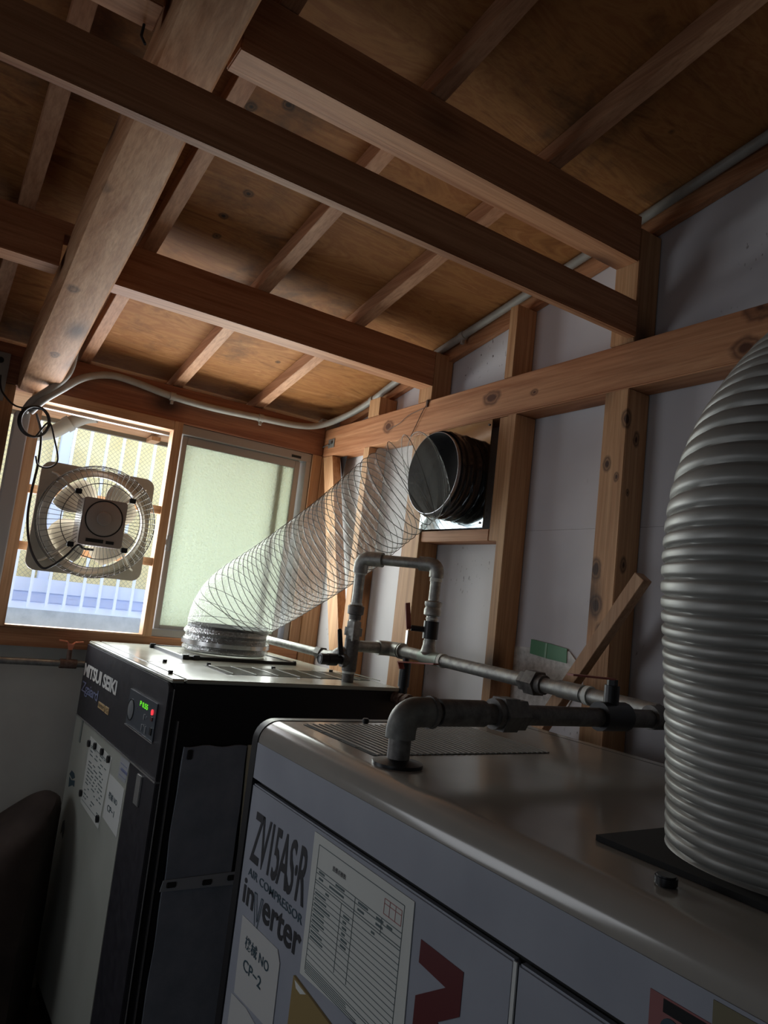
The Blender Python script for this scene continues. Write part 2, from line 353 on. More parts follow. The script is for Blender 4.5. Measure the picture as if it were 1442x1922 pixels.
# ------------------------------------------------------------------ the room
S = 1.75; G = 1.654
SL = .19
def deck(y): return 1.10-SL*(y-2.355)
YB, YF, XL = 3.30, -1.3, -1.3
struct('floor', MB().box(XL-.2, S+.3, YF-.2, YB+.1, -1.73, -1.68), FLOORM)
struct('ceiling', MB().hexa([(XL-.2, YF-.2, deck(YF-.2)), (S+.3, YF-.2, deck(YF-.2)), (S+.3, 3.62, deck(3.62)), (XL-.2, 3.62, deck(3.62))],
       [(XL-.2, YF-.2, deck(YF-.2)+.03), (S+.3, YF-.2, deck(YF-.2)+.03), (S+.3, 3.62, deck(3.62)+.03), (XL-.2, 3.62, deck(3.62)+.03)]), PLY)
def wall_sheet(y0, y1, z0, z1): return (y0, y1, z0, z1)
wr = MB(); wr.prism([(YF-.2, -1.68), (YB+.1, -1.68), (YB+.1, .308), (YF-.2, .308)], 0, S, S+.04)
wr.prism([(YF-.2, .3088), (YB+.1, .3088), (YB+.1, deck(YB+.1)), (YF-.2, deck(YF-.2))], 0, S+.0005, S+.04)
struct('wall_right', wr, BOARD)
struct('wall_left', MB().box(XL-.1, XL, YF-.2, YB+.1, -1.68, 1.85), SHADE)
struct('wall_front', MB().box(XL, S, YF-.1, YF, -1.68, 1.85), SHADE)
wb = MB(); wb.box(XL, S, YB+.02, YB+.06, -1.68, -.33)                   # below the sill beam
wb.box(XL, .10, YB+.02, YB+.06, -.33, .92)                               # left of the window
wb.box(1.66, S, YB+.02, YB+.06, -.33, .92)
struct('wall_back', wb, noisy('greyish_wall_board', (.66, .66, .60), (.56, .56, .52), 2.5, .8))

# ---- timbers
def beam_label(o, l, cat='beam', g=None): return tag(o, l, cat, g)
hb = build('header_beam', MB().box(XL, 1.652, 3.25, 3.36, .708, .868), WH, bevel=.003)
beam_label(hb, 'shade-darkened reddish wooden header beam running above the two windows')
sb_ = build('sill_beam', MB().box(XL, 1.652, 3.25, 3.36, -.325, -.25), WX, bevel=.003)
beam_label(sb_, 'wooden sill beam below the windows, behind the orange valve handle')
gb = build('girt', MB().box(G, S-.002, -1.2, 3.295, .703, .843), WG, bevel=.004)
beam_label(gb, 'long horizontal wooden girt with knots along the white right wall')
b2 = MB(); b2.prism([(XL, .900), (.232, .900), (.232, 1.004), (.390, 1.004), (.390, .900), (G-.001, .900), (G-.001, 1.045), (XL, 1.045)], 1, 2.355, 2.440)
for p in b2.v:
    if p.y > 2.4 and p.z > 1.04: p.z = 1.0275
b2o = build('purlin', b2, WX, bevel=.002); beam_label(b2o, 'dark faced purlin crossing the ceiling nearest to the windows')
b1o = build('tie_board', MB().box(XL, G-.001, 1.360, 1.388, .854, .962), WX, bevel=.002)
beam_label(b1o, 'long thin tie board with pale lower edge, crossing below the log beam')
def slopetop(mb):
    for p in mb.v:
        if p.y > 1.4 and p.z > 1.2: p.z = 1.2155
    return mb
b3o = build('purlin', slopetop(MB().box(.392, G-.001, 1.368, 1.452, 1.089, 1.231)), WX, bevel=.003)
beam_label(b3o, 'upper purlin whose pale sawn end butts against the log beam')
b3l = build('purlin', slopetop(MB().box(XL, .236, 1.368, 1.452, 1.089, 1.231)), WX, bevel=.003)
beam_label(b3l, 'short purlin piece at the top left, left of the log beam')
# sloping log beam, slightly rounded and irregular
lb = MB(); st = []
NL = 26
for i in range(NL):
    t = i/(NL-1); y = 3.245-t*3.6; zb = .697+.193*(3.2-y); w2 = .071+.004*math.sin(9*t)+.002*math.sin(23*t); xc = .314+.004*math.sin(5*t+1)
    hh = .125 if 2.3 < y < 2.5 else .14
    ring = []
    for (u, v) in ((-1, .30), (-.97, .10), (-.86, .02), (-.5, -.012), (0, -.018), (.5, -.012), (.86, .02), (.97, .10), (1, .30), (1, .85), (.93, 1.), (-.93, 1.), (-1, .85)):
        ring.append(Vector((xc+u*w2, y, zb+v*hh)))
    st.append(ring)
nn = len(st[0]); lb.v = [p for r_ in st for p in r_]
for i in range(NL-1):
    for k in range(nn): lb.f.append((i*nn+k, i*nn+(k+1) % nn, (i+1)*nn+(k+1) % nn, (i+1)*nn+k))
lb.f.append(tuple(range(nn))); lb.f.append(tuple((NL-1)*nn+k for k in range(nn))); lb.smooth = True
WLOG = wood('log_beam_grain', 1, (.66, .38, .22), (.46, .215, .10))
knots(WLOG, [(.252, 1.86, .939, .028), (.318, 2.853, .757, .022), (.284, 2.371, .84, .026), (.25, 1.555, .998, .02)], 1, (.06, .028, .015), None)
lbo = build('log_beam', lb, WLOG); beam_label(lbo, 'thick rounded pale log beam slanting up from the left window to the ceiling')
# rafters
rn = {-.305: 'sloping rafter at the far left edge of the ceiling', .095: 'sloping rafter to the left of the thick log beam', .46: 'sloping rafter just to the right of the thick log beam',
      .862: 'sloping rafter ending above the left part of the frosted pane', 1.262: 'sloping rafter ending above the right part of the frosted pane, nearest the white wall'}
for x, l in rn.items():
    mb = MB(); y0, y1 = YF, 3.60
    mb.hexa([(x, y0, deck(y0)-.055), (x+.046, y0, deck(y0)-.055), (x+.046, y1, deck(y1)-.055), (x, y1, deck(y1)-.055)],
            [(x, y0, deck(y0)-.001), (x+.046, y0, deck(y0)-.001), (x+.046, y1, deck(y1)-.001), (x, y1, deck(y1)-.001)])
    tag(build('rafter', mb, WR, bevel=.001), l, 'rafter', 'rafters under the plywood ceiling')
mb = MB(); y0, y1 = YF, 3.24
mb.hexa([(1.722, y0, deck(y0)-.075), (S-.002, y0, deck(y0)-.075), (S-.002, y1, deck(y1)-.075), (1.722, y1, deck(y1)-.075)],
        [(1.722, y0, deck(y0)-.002), (S-.002, y0, deck(y0)-.002), (S-.002, y1, deck(y1)-.002), (1.722, y1, deck(y1)-.002)])
tag(build('edge_rafter', mb, WY), 'dark sloping board where the white wall meets the ceiling', 'rafter')
# studs on the right wall
def stud(y0, y1, z0, z1, l, x0=G, m=WZ, name='wall_stud', g='studs on the white right wall'):
    return tag(build(name, MB().box(x0, S-.003, y0, y1, z0, z1), m, bevel=.002), l, 'stud', g)
stud(1.372, 1.458, -1.68, .702, 'wide knotty stud below the girt, behind the leaning offcut of wood', m=WC)
stud(1.842, 1.884, -1.68, .702, 'slim stud to the right of the zinc exhaust plate')
stud(2.336, 2.452, -1.68, .702, 'stud below the left edge of the zinc plate, behind the looped pipe')
stud(2.80, 2.85, -1.68, .702, 'slim stud behind the lower part of the clear duct')
stud(3.245, 3.295, -1.68, .702, 'corner stud beside the frosted window')
stud(1.886, 1.932, .262, .702, 'short stud packed beside the zinc exhaust plate', x0=1.660)
tag(build('nogging', MB().box(1.660, S-.003, 1.934, 2.334, .262, .304), WY, bevel=.002), 'short horizontal timber under the zinc exhaust plate', 'timber')
tag(build('wall_stud', MB().box(G+.002, S-.003, 1.885, 1.926, .844, deck(1.9)-.076), WZ, bevel=.001), 'slim stud standing above the girt between two purlins', 'stud', 'studs on the white right wall')
tag(build('wall_stud', MB().box(G, S-.003, 1.368, 1.455, .844, deck(1.45)-.076), WZ, bevel=.002), 'post above the girt carrying the upper purlin', 'stud', 'studs on the white right wall')
tag(build('wall_stud', MB().box(G, S-.003, 2.358, 2.450, .844, 1.046), WZ, bevel=.002), 'short post above the girt carrying the purlin nearest the windows', 'stud', 'studs on the white right wall')
tag(build('wall_stud', MB().box(G+.002, S-.003, 2.757, 2.85, .844, deck(2.85)-.076), WZ, bevel=.002), 'short stud above the girt left of the hanging wire', 'stud', 'studs on the white right wall')
br = MB(); br.prism([(3.243, .700), (3.150, .700), (2.79, -.42), (2.79, -.60), (2.83, -.60)], 0, G+.001, 1.70)
tag(build('diagonal_brace', br, WZ, bevel=.001), 'orange diagonal brace leaning from the window corner behind the clear duct', 'brace')
of = MB()
a_, b_ = Vector((1.600, 1.236, .150)), Vector((1.600, 1.64, -.42))
of.bar(a_, b_, .036, .034, up=(1, 0, 0))
tag(build('wood_offcut', of, WF, bevel=.001), 'narrow wooden batten leaning diagonally against the knotty stud', 'wood')

# ------------------------------------------------------------------ windows
w1 = bpy.data.objects.new('window_1', None); C.objects.link(w1); w1.location = (1.25, 3.31, -.25); w1['kind'] = 'structure'
w1.matrix_basis = Matrix.Translation(w1.location)
fr = MB(); fr.box(.93, 1.60, 3.262, 3.34, .664, .706); fr.box(.93, 1.60, 3.262, 3.34, -.249, -.218)
fr.box(1.572, 1.60, 3.262, 3.34, -.218, .664)
build('window_frame', fr, ALU, w1, bevel=.002)
sa = MB(); sa.box(.950, .974, 3.286, 3.312, -.216, .662); sa.box(1.524, 1.552, 3.286, 3.312, -.216, .662)
sa.box(.974, 1.524, 3.286, 3.312, .624, .662); sa.box(.974, 1.524, 3.286, 3.312, -.216, -.200)
so = build('sash', sa, ALU, w1, bevel=.002)
build('pane', MB().box(.973, 1.525, 3.297, 3.301, -.201, .625), FROST, w1)
ha = MB(); ha.box(.944, .960, 3.268, 3.288, .13, .20); ha.box(.938, .950, 3.262, 3.288, .155, .18)
build('sash_lock', ha, SHEEN, w1, bevel=.002)
# meeting stile of the rear sash, seen through the pane
rs = MB(); rs.box(1.440, 1.470, 3.3025, 3.322, -.216, .662)
build('rear_stile', rs, ALU, w1)
build('latch_plate', MB().box(1.49, 1.54, 3.259, 3.263, .672, .684), BLACKM, w1)
jw = MB(); jw.box(1.602, 1.652, 3.252, 3.345, -.249, .706)
jo = build('trim_1', jw, WF); jo['kind'] = 'structure'
# timber frame holding the fan in the open half of the window
wf = thing('window_frame_panel', 'wooden frame filling the open left window and holding the fan', 'frame', (.62, 3.26, -.249))
f1 = MB(); f1.box(.888, .927, 3.225, 3.285, -.249, .706); build('upright', f1, WF, wf, bevel=.001)
f1 = MB(); f1.box(.310, .352, 3.225, 3.285, -.249, .706); build('upright', f1, WF, wf, bevel=.001)
f1 = MB(); f1.box(.353, .887, 3.225, 3.285, .664, .706); build('rail', f1, WFX, wf, bevel=.001)
f1 = MB(); f1.box(.353, .887, 3.225, 3.285, -.249, -.242); build('rail', f1, WFX, wf)
for z in (.285, .055): build('cross_batten', MB().box(.353, .887, 3.235, 3.275, z, z+.034), WFX, wf, bevel=.001)
tr = MB(); tr.box(.352, .90, 3.30, 3.33, .651, .664); tr.box(.330, .345, 3.30, 3.33, -.24, .66)
to = build('trim_2', tr, ALU); to['kind'] = 'structure'
po = MB(); po.box(.12, .245, 3.252, 3.35, -.249, .706); tag(build('corner_post', po, WZ, bevel=.003), 'dark wooden post at the left picture edge beside the open window', 'post')

# ------------------------------------------------------------------ fan
fx, fz = .607, .200
fan = thing('ventilation_fan', 'square beige ventilation fan with wire guard set in the open window', 'fan', (fx, 3.2, -.022))
def rounded(cx, cz, w_, h_, r, n=6):
    pts = []
    for (sx, sz, a0) in ((1, 1, 0), (-1, 1, PI/2), (-1, -1, PI), (1, -1, 3*PI/2)):
        for k in range(n+1):
            a = a0+PI/2*k/n; pts.append((cx+sx*(w_/2-r)+r*math.cos(a), cz+sz*(h_/2-r)+r*math.sin(a)))
    return pts
outer = rounded(fx, fz, .452, .440, .04); no = len(outer)
pm = MB(); RH = .196
angs = [math.atan2(p[1]-fz, p[0]-fx) for p in outer]
inner = [(fx+RH*math.cos(a), fz+RH*math.sin(a)) for a in angs]
# refine the hole so that it is round
O2, I2 = [], []
for i in range(no):
    p, q = outer[i], outer[(i+1) % no]; a, b = angs[i], angs[(i+1) % no]
    if b < a: b += 2*PI
    k = max(1, int((b-a)/.09))
    for j in range(k):
        t = j/k; O2.append((p[0]+(q[0]-p[0])*t, p[1]+(q[1]-p[1])*t)); aa = a+(b-a)*t; I2.append((fx+RH*math.cos(aa), fz+RH*math.sin(aa)))
n2 = len(O2)
vs = [(p[0], y, p[1]) for y in (3.205, 3.19) for p in O2]+[(p[0], y, p[1]) for y in (3.205, 3.19) for p in I2]
fs = []
for i in range(n2):
    j = (i+1) % n2
    fs += [(i, j, 2*n2+j, 2*n2+i), (n2+i, 3*n2+i, 3*n2+j, n2+j), (i, n2+i, n2+j, j), (2*n2+i, 2*n2+j, 3*n2+j, 3*n2+i)]
pm.add(vs, fs); build('mounting_plate', pm, FANB, fan)
rg = MB(); rg.lathe([(.212, 0), (.200, .018), (.186, .03), (.184, .06), (.188, .06), (.190, .03), (.204, .016), (.214, 0)], (fx, 3.19, fz), (0, -1, 0), 56)
build('orifice_ring', rg, FANB, fan)
# blades
for k in range(4):
    bl = MB(); a0 = k*PI/2+.55; nr, na = 7, 8; rows = []
    for i in range(nr):
        r = .045+(.180-.045)*i/(nr-1); span = .72+.62*math.sin(PI*min(1, i/(nr-1)*.8+.10))
        for j in range(na):
            t = j/(na-1)-.5; a = a0+t*span+.25*i/(nr-1)
            bl.v.append(Vector((fx+r*math.cos(a), 3.165-.055*t*(1-.3*i/(nr-1)), fz+r*math.sin(a))))
    for i in range(nr-1):
        for j in range(na-1):
            q = i*na+j; bl.f.append((q, q+1, q+na+1, q+na))
    bl.smooth = True; ob = build('blade', bl, FANL, fan)
    sm = ob.modifiers.new('thickness', 'SOLIDIFY'); sm.thickness = .002
hbm = MB(); hbm.cyl((fx, 3.19, fz), (fx, 3.13, fz), .048, 28); build('hub', hbm, FANL, fan, bevel=.003)
mo = MB(); mo.prism(rounded(fx, fz-.008, .165, .185, .012, 3), 1, 3.125, 2.985)
build('motor_housing', mo, FANM, fan, bevel=.004)
md = MB(); md.lathe([(.0, .012), (.018, .012), (.026, .010), (.028, .004), (.060, .004), (.066, .001), (.067, -.002)], (fx, 2.985, fz+.008), (0, -1, 0), 40)
mdo = build('motor_cap', md, FANM, fan)
gr = MB(); gr.lathe([(.0675, 0), (.0695, -.0015), (.0715, 0)], (fx, 2.9835, fz+.008), (0, -1, 0), 40); build('cap_groove', gr, BLACKM, fan)
npl = MB(); npl.box(fx-.055, fx+.01, 2.983, 2.986, fz-.088, fz-.074); npl.box(fx+.02, fx+.05, 2.983, 2.986, fz-.088, fz-.076); build('rating_plate', npl, BLACKM, fan)
def ring(mb, r, y, wr_, seg=64):
    pts = [(fx+r*math.cos(2*PI*k/seg), y, fz+r*math.sin(2*PI*k/seg)) for k in range(seg+1)]
    mb.tube(pts, wr_, 6, False)
gw = MB()
for r, y, wr_ in ((.222, 3.175, .0018), (.2255, 3.15, .0014), (.2265, 3.125, .0014), (.226, 3.10, .0014), (.222, 3.075, .0016), (.150, 3.03, .0018)): ring(gw, r, y, wr_)
for k in range(60):
    a = 2*PI*k/60; cs, sn = math.cos(a), math.sin(a)
    gw.tube([(fx+r*cs, y, fz+r*sn) for r, y in ((.075, 3.022), (.150, 3.028), (.205, 3.045), (.221, 3.07), (.2265, 3.11), (.222, 3.178))], .00105, 4, False)
build('wire_guard', gw, FANW, fan)
for a in (.75, 2.35, 3.95, 5.5):
    cs, sn = math.cos(a), math.sin(a); ar = MB()
    ar.tube([(fx+.09*cs, 3.06, fz+.09*sn), (fx+.16*cs, 3.10, fz+.16*sn), (fx+.24*cs, 3.17, fz+.24*sn), (fx+.262*cs, 3.188, fz+.25*sn)], .005, 8)
    ao = build('motor_arm', ar, FANB, fan)
    cl = MB(); cl.box(fx+.145*cs-.012, fx+.145*cs+.012, 3.018, 3.034, fz+.145*sn-.010, fz+.145*sn+.010); build('guard_clip', cl, BLACK, ao, bevel=.002)
pc = MB(); pc.tube(smoothpts([(.33, 3.205, .60), (.355, 3.17, .52), (.36, 3.14, .40), (.352, 3.12, .28), (.352, 3.09, .17), (.375, 3.05, .06), (.42, 3.03, -.005), (.455, 3.02, .005), (.50, 3.02, .05), (.535, 3.03, .095), (.56, 3.04, .085), (.60, 3.05, .085)], 8), .0048, 8)
build('power_cord', pc, CORD, fan)

# coiled black cable at the trunking
cc = MB(); pts = []
for k in range(0, 150):
    a = k/150*2.6*2*PI; pts.append((.315+.053*math.cos(a+1.2)+.0006*k/10, 3.135-.00012*k, .553+.060*math.sin(a+1.2)))
cc.tube(pts, .0042, 7); cc.tube(smoothpts([pts[-1], (.37, 3.12, .56), (.40, 3.12, .50), (.425, 3.12, .42), (.40, 3.12, .385), (.36, 3.12, .385), (.345, 3.125, .42)], 8), .0036, 7)
cc.tube(smoothpts([pts[0], (.25, 3.14, .60), (.20, 3.16, .64), (.185, 3.19, .68), (.18, 3.20, .72)], 8), .0036, 7)
tag(build('coiled_cable', cc, CORD), 'thin black cable coiled at the top of the white trunking', 'cable')
bkt = MB(); bkt.box(.160, .206, 3.243, 3.249, .630, .824); bo = build('strap_plate', bkt, PVC, bevel=.001)
tag(bo, 'pale metal strap plate on the post at the left picture edge', 'bracket')
hl = MB(); hl.cyl((.172, 3.244, .79), (.172, 3.240, .79), .012, 16); build('bolt_hole', hl, BLACKM, bo)

# trunking and conduits
tk = MB(); tk.box(.253, .308, 3.18, 3.248, -.245, .592); tag(build('cable_trunking', tk, PVCW, bevel=.004), 'vertical white cable trunking at the left side of the open window', 'trunking')
c1 = MB(); c1.tube(smoothpts([(.283, 3.175, .594), (.305, 3.15, .64), (.36, 3.12, .70), (.405, 3.10, .77), (.415, 3.10, .86), (.41, 3.12, .905)], 8), .0155, 12)
tag(build('conduit', c1, PVC), 'short grey hose bending up beside the log beam end', 'conduit', 'grey conduits above the window')
c2 = MB()
y_ = lambda y, dz=.02: deck(y)-dz
c2.tube(smoothpts([(.300, 3.160, .594), (.340, 3.135, .65), (.40, 3.13, .71), (.46, 3.17, .772), (.525, 3.215, .815), (.60, 3.228, .838), (.70, 3.228, .832), (.862, 3.228, .812), (1.05, 3.228, .806), (1.288, 3.228, .815), (1.487, 3.226, .825), (1.60, 3.20, .85), (1.675, 3.08, .90), (1.70, 2.92, .945), (1.70, 2.728, .997),
        (1.70, 2.43, y_(2.43)), (1.70, 1.908, y_(1.908)), (1.70, 1.39, y_(1.39)), (1.70, .9, y_(.9)), (1.70, .2, y_(.2)), (1.70, -.6, y_(-.6))], 8), .0155, 12)
c2o = tag(build('conduit', c2, PVC), 'long grey conduit along the header beam and up the right wall edge', 'conduit', 'grey conduits above the window')
for (x, y, z) in ((.86, 3.228, .812), (1.288, 3.228, .815), (1.70, 2.90, .950), (1.70, 2.25, y_(2.25))):
    k = MB(); k.tube([(x-.012, y, z), (x+.012, y, z)] if y > 3 else [(x, y-.012, z+.002), (x, y+.012, z-.002)], .019, 14); k.box(x-.006, x+.006, y-.006, y+.006, z-.034, z-.017)
    build('saddle_clip', k, PVC, c2o)

# ------------------------------------------------------------------ outside
ob = thing('neighbouring_building', 'pale building outside with wired yellowish glass and white frames', 'building', (1., 4.4, -1.6))
wv = MB(); wv.box(-1.5, 3.2, 4.42, 4.6, -1.68, -.23); build('concrete_base', wv, CONC, ob)
uw = MB(); uw.box(-1.5, 3.2, 4.42, 4.6, 1.6, 3.2); build('upper_wall', uw, CONC, ob)
gp = MB(); gp.box(-1.5, 3.2, 4.44, 4.46, -.13, 1.6); build('window_glass', gp, WIREG, ob)
ff = MB(); ff.box(-1.5, 3.2, 4.38, 4.44, -.145, -.07); ff.box(-1.5, 3.2, 4.33, 4.44, -.235, -.20); ff.box(-1.5, 3.2, 4.40, 4.46, -.20, -.145)
for x in (.60, 1.52, -.32): ff.box(x, x+.055, 4.39, 4.44, -.13, 1.6)
build('window_frame', ff, ALUW, ob, bevel=.003)
for i in range(24):
    x = .475+.0885*(i-9); b_m = MB(); b_m.box(x-.007, x+.007, 4.30, 4.315, -.225, 1.6); build('security_bar', b_m, ALUW, ob)
ev = MB(); ev.box(-1.4, 3.0, 3.74, 3.765, .678, .706); tag(build('gutter_board', ev, mat('gutter_beige', (.15, .135, .105), .6)), 'beige gutter board outside above the open window', 'board')
so_ = MB(); so_.hexa([(-1.4, 3.38, .765), (3., 3.38, .765), (3., 3.738, .698), (-1.4, 3.738, .698)], [(-1.4, 3.38, .78), (3., 3.38, .78), (3., 3.738, .713), (-1.4, 3.738, .713)])
tag(build('eave_soffit', so_, WFX), 'pale wooden eave boarding outside above the open window', 'eave')
for x in (.46, .86, 1.26): pass
er = MB(); er.box(.90, .945, 3.64, 3.738, .676, .697); tag(build('eave_rafter', er, WF), 'short rafter tail under the eave outside', 'rafter')
ac = MB(); ac.tube(smoothpts([(.60, 3.46, .695), (.56, 3.48, .685), (.50, 3.5, .645), (.44, 3.52, .595), (.37, 3.53, .57), (.28, 3.54, .56)], 6), .030, 14)
PVCO = mat('outside_pipe_grey', (.26, .26, .23), .5)
aco = tag(build('drain_elbow', ac, PVCO), 'white plastic pipe bend outside the top corner of the open window', 'pipe')
ak = MB(); ak.tube([(.505, 3.498, .650), (.485, 3.505, .632)], .036, 14); build('coupling', ak, PVCO, aco)

# ------------------------------------------------------------------ black compressor
RZ = math.radians(1.2)
bc = thing('air_compressor', 'tall black and grey air compressor with control panel, under the clear duct', 'compressor', (.69, 2.13, -1.68), rz=RZ)
ZT = 1.40      # local height of the top
BD, BW = .815, 1.062
def Lz(z): return z+1.68
cb = MB(); cb.box(.012, BD, .006, BW, .05, ZT-.012); build('cabinet', cb, BLACK, bc, True, bevel=.004)
bs = MB(); bs.box(.03, BD-.03, .03, BW-.03, 0, .05); build('plinth', bs, BLACKM, bc, True)
tp = MB(); tp.box(.046, BD+.004, .000, BW, ZT-.012, ZT); build('top_panel', tp, BEIGE, bc, True, bevel=.003)
tp = MB(); tp.box(.000, .044, .000, BW, ZT-.012, ZT); build('top_front_strip', tp, BEIGE, bc, True, bevel=.005, seg=3)
fp = MB(); pts = []
for k in range(7):
    a = PI/2*k/6; pts.append((.008+.02-.02*math.cos(PI/2-a) if 0 else .008, 0))
fp.prism([(.004, Lz(-.571)), (BW, Lz(-.571)), (BW, Lz(-.293)), (.028, Lz(-.293)), (.016, Lz(-.297)), (.008, Lz(-.305)), (.004, Lz(-.317))], 0, -.002, .012)
build('upper_fascia', fp, SAT, bc, True, bevel=.002)
ln = MB(); ln.box(-.004, .010, .004, .265, Lz(-.576), Lz(-.571)); ln.box(-.004, .010, .268, BW, Lz(-.576), Lz(-.571)); build('edge_trim', ln, SHEEN, bc, True)
gd = MB(); gd.box(-.001, .012, .268, BW, .12, Lz(-.577)); gdo = build('door', gd, GREEND, bc, True, bevel=.002)
bd = MB(); bd.box(-.001, .012, .006, .265, .12, Lz(-.577)); bdo = build('door', bd, SAT, bc, True, bevel=.002); bdo['label'] = 'black door'
sp_ = MB(); sp_.box(.036, .040, -.001, .006, .10, Lz(-.40)); sp_.box(.012, .014, -.001, .006, .10, Lz(-.31)); build('side_seam', sp_, SHEEN, bc, True)
hd = MB(); hd.box(-.007, -.001, .118, .166, Lz(-.674), Lz(-.584)); hdo = build('handle', hd, SHEEN, bdo, True, bevel=.003)
hd = MB(); hd.box(-.003, -.001, .930, .954, Lz(-.662), Lz(-.574)); build('handle', hd, mat('dull_recess', (.16, .19, .175), .4), gdo, True, bevel=.001)
def bl_text(name, body, y, z, w_, h_, m, **k): return build(name, textmb(body, face_x(-.0022, y, Lz(z)), w_, h_, **k), m, bc, True)
bl_text('lettering', 'MITSUI SEIKI', 1.045, -.417, .505, .050, INKW, bold=.035, spacing=.92, depth=.001)
bl_text('lettering', 'Zgaiard', 1.043, -.490, .272, .052, INKB, bold=.01, spacing=.85, depth=.001)
bg = MB(); bg.prism([(.748, Lz(-.493)), (.655, Lz(-.493)), (.655, Lz(-.471)), (.748, Lz(-.471))], 0, -.0035, -.002); bg.prism([(.646, Lz(-.494)), (.596, Lz(-.494)), (.596, Lz(-.470)), (.646, Lz(-.470))], 0, -.0035, -.002)
bgo = build('badge', bg, GOLD, bc, True)
build('badge_lettering', textmb('PREMIUM', face_x(-.0035, .742, Lz(-.488)), .080, .012, depth=.0006), INK, bgo, True)
build('badge_lettering', textmb('/G', face_x(-.0035, .640, Lz(-.490)), .038, .016, depth=.0006), INK, bgo, True)
cp = MB(); cp.box(-.006, -.002, .073, .365, Lz(-.476), Lz(-.364)); cpo = build('control_panel', cp, LCDM, bc, True, bevel=.001)
k = MB(); k.box(-.008, -.002, .070, .368, Lz(-.480), Lz(-.477)); build('panel_ledge', k, SHEEN, cpo, True)
k = MB(); k.lathe([(.0, .003), (.026, .003), (.030, .001), (.033, 0)], (-.006, .327, Lz(-.426)), (-1, 0, 0), 28); build('gauge', k, BTN, cpo, True)
k = MB(); k.lathe([(.031, .002), (.034, .002), (.034, 0)], (-.006, .327, Lz(-.426)), (-1, 0, 0), 28); build('gauge_ring', k, BLACK, cpo, True)
build('display_digits', textmb('P 0.55', face_x(-.0065, .238, Lz(-.398)), .082, .016, bold=.02), LCDG, cpo, True)
k = MB(); k.cyl((-.006, .107, Lz(-.395)), (-.009, .107, Lz(-.395)), .0085, 16); build('stop_lamp', k, LEDR, cpo, True)
k = MB(); k.box(-.009, -.006, .095, .113, Lz(-.420), Lz(-.408)); build('button', k, BTNR, cpo, True, bevel=.001)
k = MB(); k.box(-.009, -.006, .088, .106, Lz(-.460), Lz(-.438)); build('button', k, BLACK, cpo, True, bevel=.001)
for (y, z, a, b) in ((.180, -.422, .012, .016), (.158, -.420, .009, .006), (.19, -.455, .010, .018), (.168, -.446, .010, .006), (.153, -.456, .012, .022), (.267, -.411, .005, .004)):
    k = MB(); k.box(-.0075, -.006, y-a/2, y+a/2, Lz(z-b/2), Lz(z+b/2)); build('button', k, BTN, cpo, True)
# stickers on the grey door
k = MB(); k.prism([(.371, Lz(-.582)), (.266, Lz(-.579)), (.285, Lz(-.648)), (.371, Lz(-.650))], 0, -.0018, -.001); ko = build('sticker', k, mat('sticker_grey', (.33, .34, .36), .5), gdo, True)
k = MB(); k.box(-.0024, -.0018, .275, .345, Lz(-.622), Lz(-.612)); 
for i in range(3): k.box(-.0024, -.0018, .290, .360, Lz(-.600-.003-i*.018+.001), Lz(-.600-i*.018))
build('sticker_print', k, INKB, ko, True)
lg = MB()
lg.prism([(1.019, Lz(-.800)), (.990, Lz(-.779)), (.945, Lz(-.779)), (.921, Lz(-.790)), (.960, Lz(-.806))], 0, -.0018, -.001)
lg.prism([(1.012, Lz(-.808)), (.975, Lz(-.812)), (.918, Lz(-.800)), (.912, Lz(-.822)), (.945, Lz(-.824)), (1.000, Lz(-.845))], 0, -.0018, -.001)
build('logo_mark', lg, INKT, gdo, True)
k = MB(); k.prism([(1.00, Lz(-.975)), (.975, Lz(-.962)), (.955, Lz(-.995)), (.965, Lz(-1.03)), (.99, Lz(-1.01)), (1.01, Lz(-1.025))], 0, -.0018, -.001); build('scuff_mark', k, INK, gdo, True)
# vent and bolts on top
vt = MB(); vt.box(.235, .80, .165, .372, ZT, ZT+.0015); vto = build('vent_mesh', vt, mat('vent_dark', (.07, .07, .06), .5), bc, True)
vb = MB()
for i in range(8):
    x = .255+i*.083; vb.box(x, x+.006, .16, .378, ZT+.0015, ZT+.004)
for i in range(16): vb.box(.235, .80, .172+i*.0125, .1745+i*.0125, ZT+.001, ZT+.0025)
build('vent_rib', vb, BEIGE, vto, True)
for (x, y) in ((.111, .417), (.261, .392), (.508, .379), (.752, .372), (.035, .121), (.72, .62)):
    k = MB(); k.cyl((x, y, ZT), (x, y, ZT+.010), .008, 10); build('bolt', k, BLACK, bc, True, bevel=.001)
se = MB(); se.box(.05, .20, .4165, .418, ZT, ZT+.0006); build('seam_line', se, BLACKM, bc, True)
fm = MB(); X0, X1, Y0, Y1 = .218, .69, .545, .945
fm.box(X0, X1, Y0, Y0+.012, ZT, ZT+.012); fm.box(X0, X0+.012, Y0, Y1, ZT, ZT+.012); fm.box(X1-.012, X1, Y0, Y1, ZT, ZT+.012); fm.box(X0, X1, Y1-.012, Y1, ZT, ZT+.012)
build('duct_curb', fm, BLACK, bc, True)
k = MB(); k.box(X0+.012, X1-.012, Y0+.012, Y1-.012, ZT, ZT+.009); build('duct_plate', k, BEIGE, bc, True)
for (x, y) in ((X0+.01, Y0+.0), (X0+.05, Y0-.004), (X0, Y1-.03)):
    k = MB(); k.box(x-.012, x+.012, y-.008, y+.008, ZT, ZT+.018); build('clip', k, BLACK, bc, True, bevel=.002)

def onbc(mb):     # local coordinates of the black compressor to the room
    M = Matrix.Translation((.69, 2.13, -1.68)) @ Matrix.Rotation(RZ, 4, 'Z'); mb.v = [M @ p for p in mb.v]; return mb
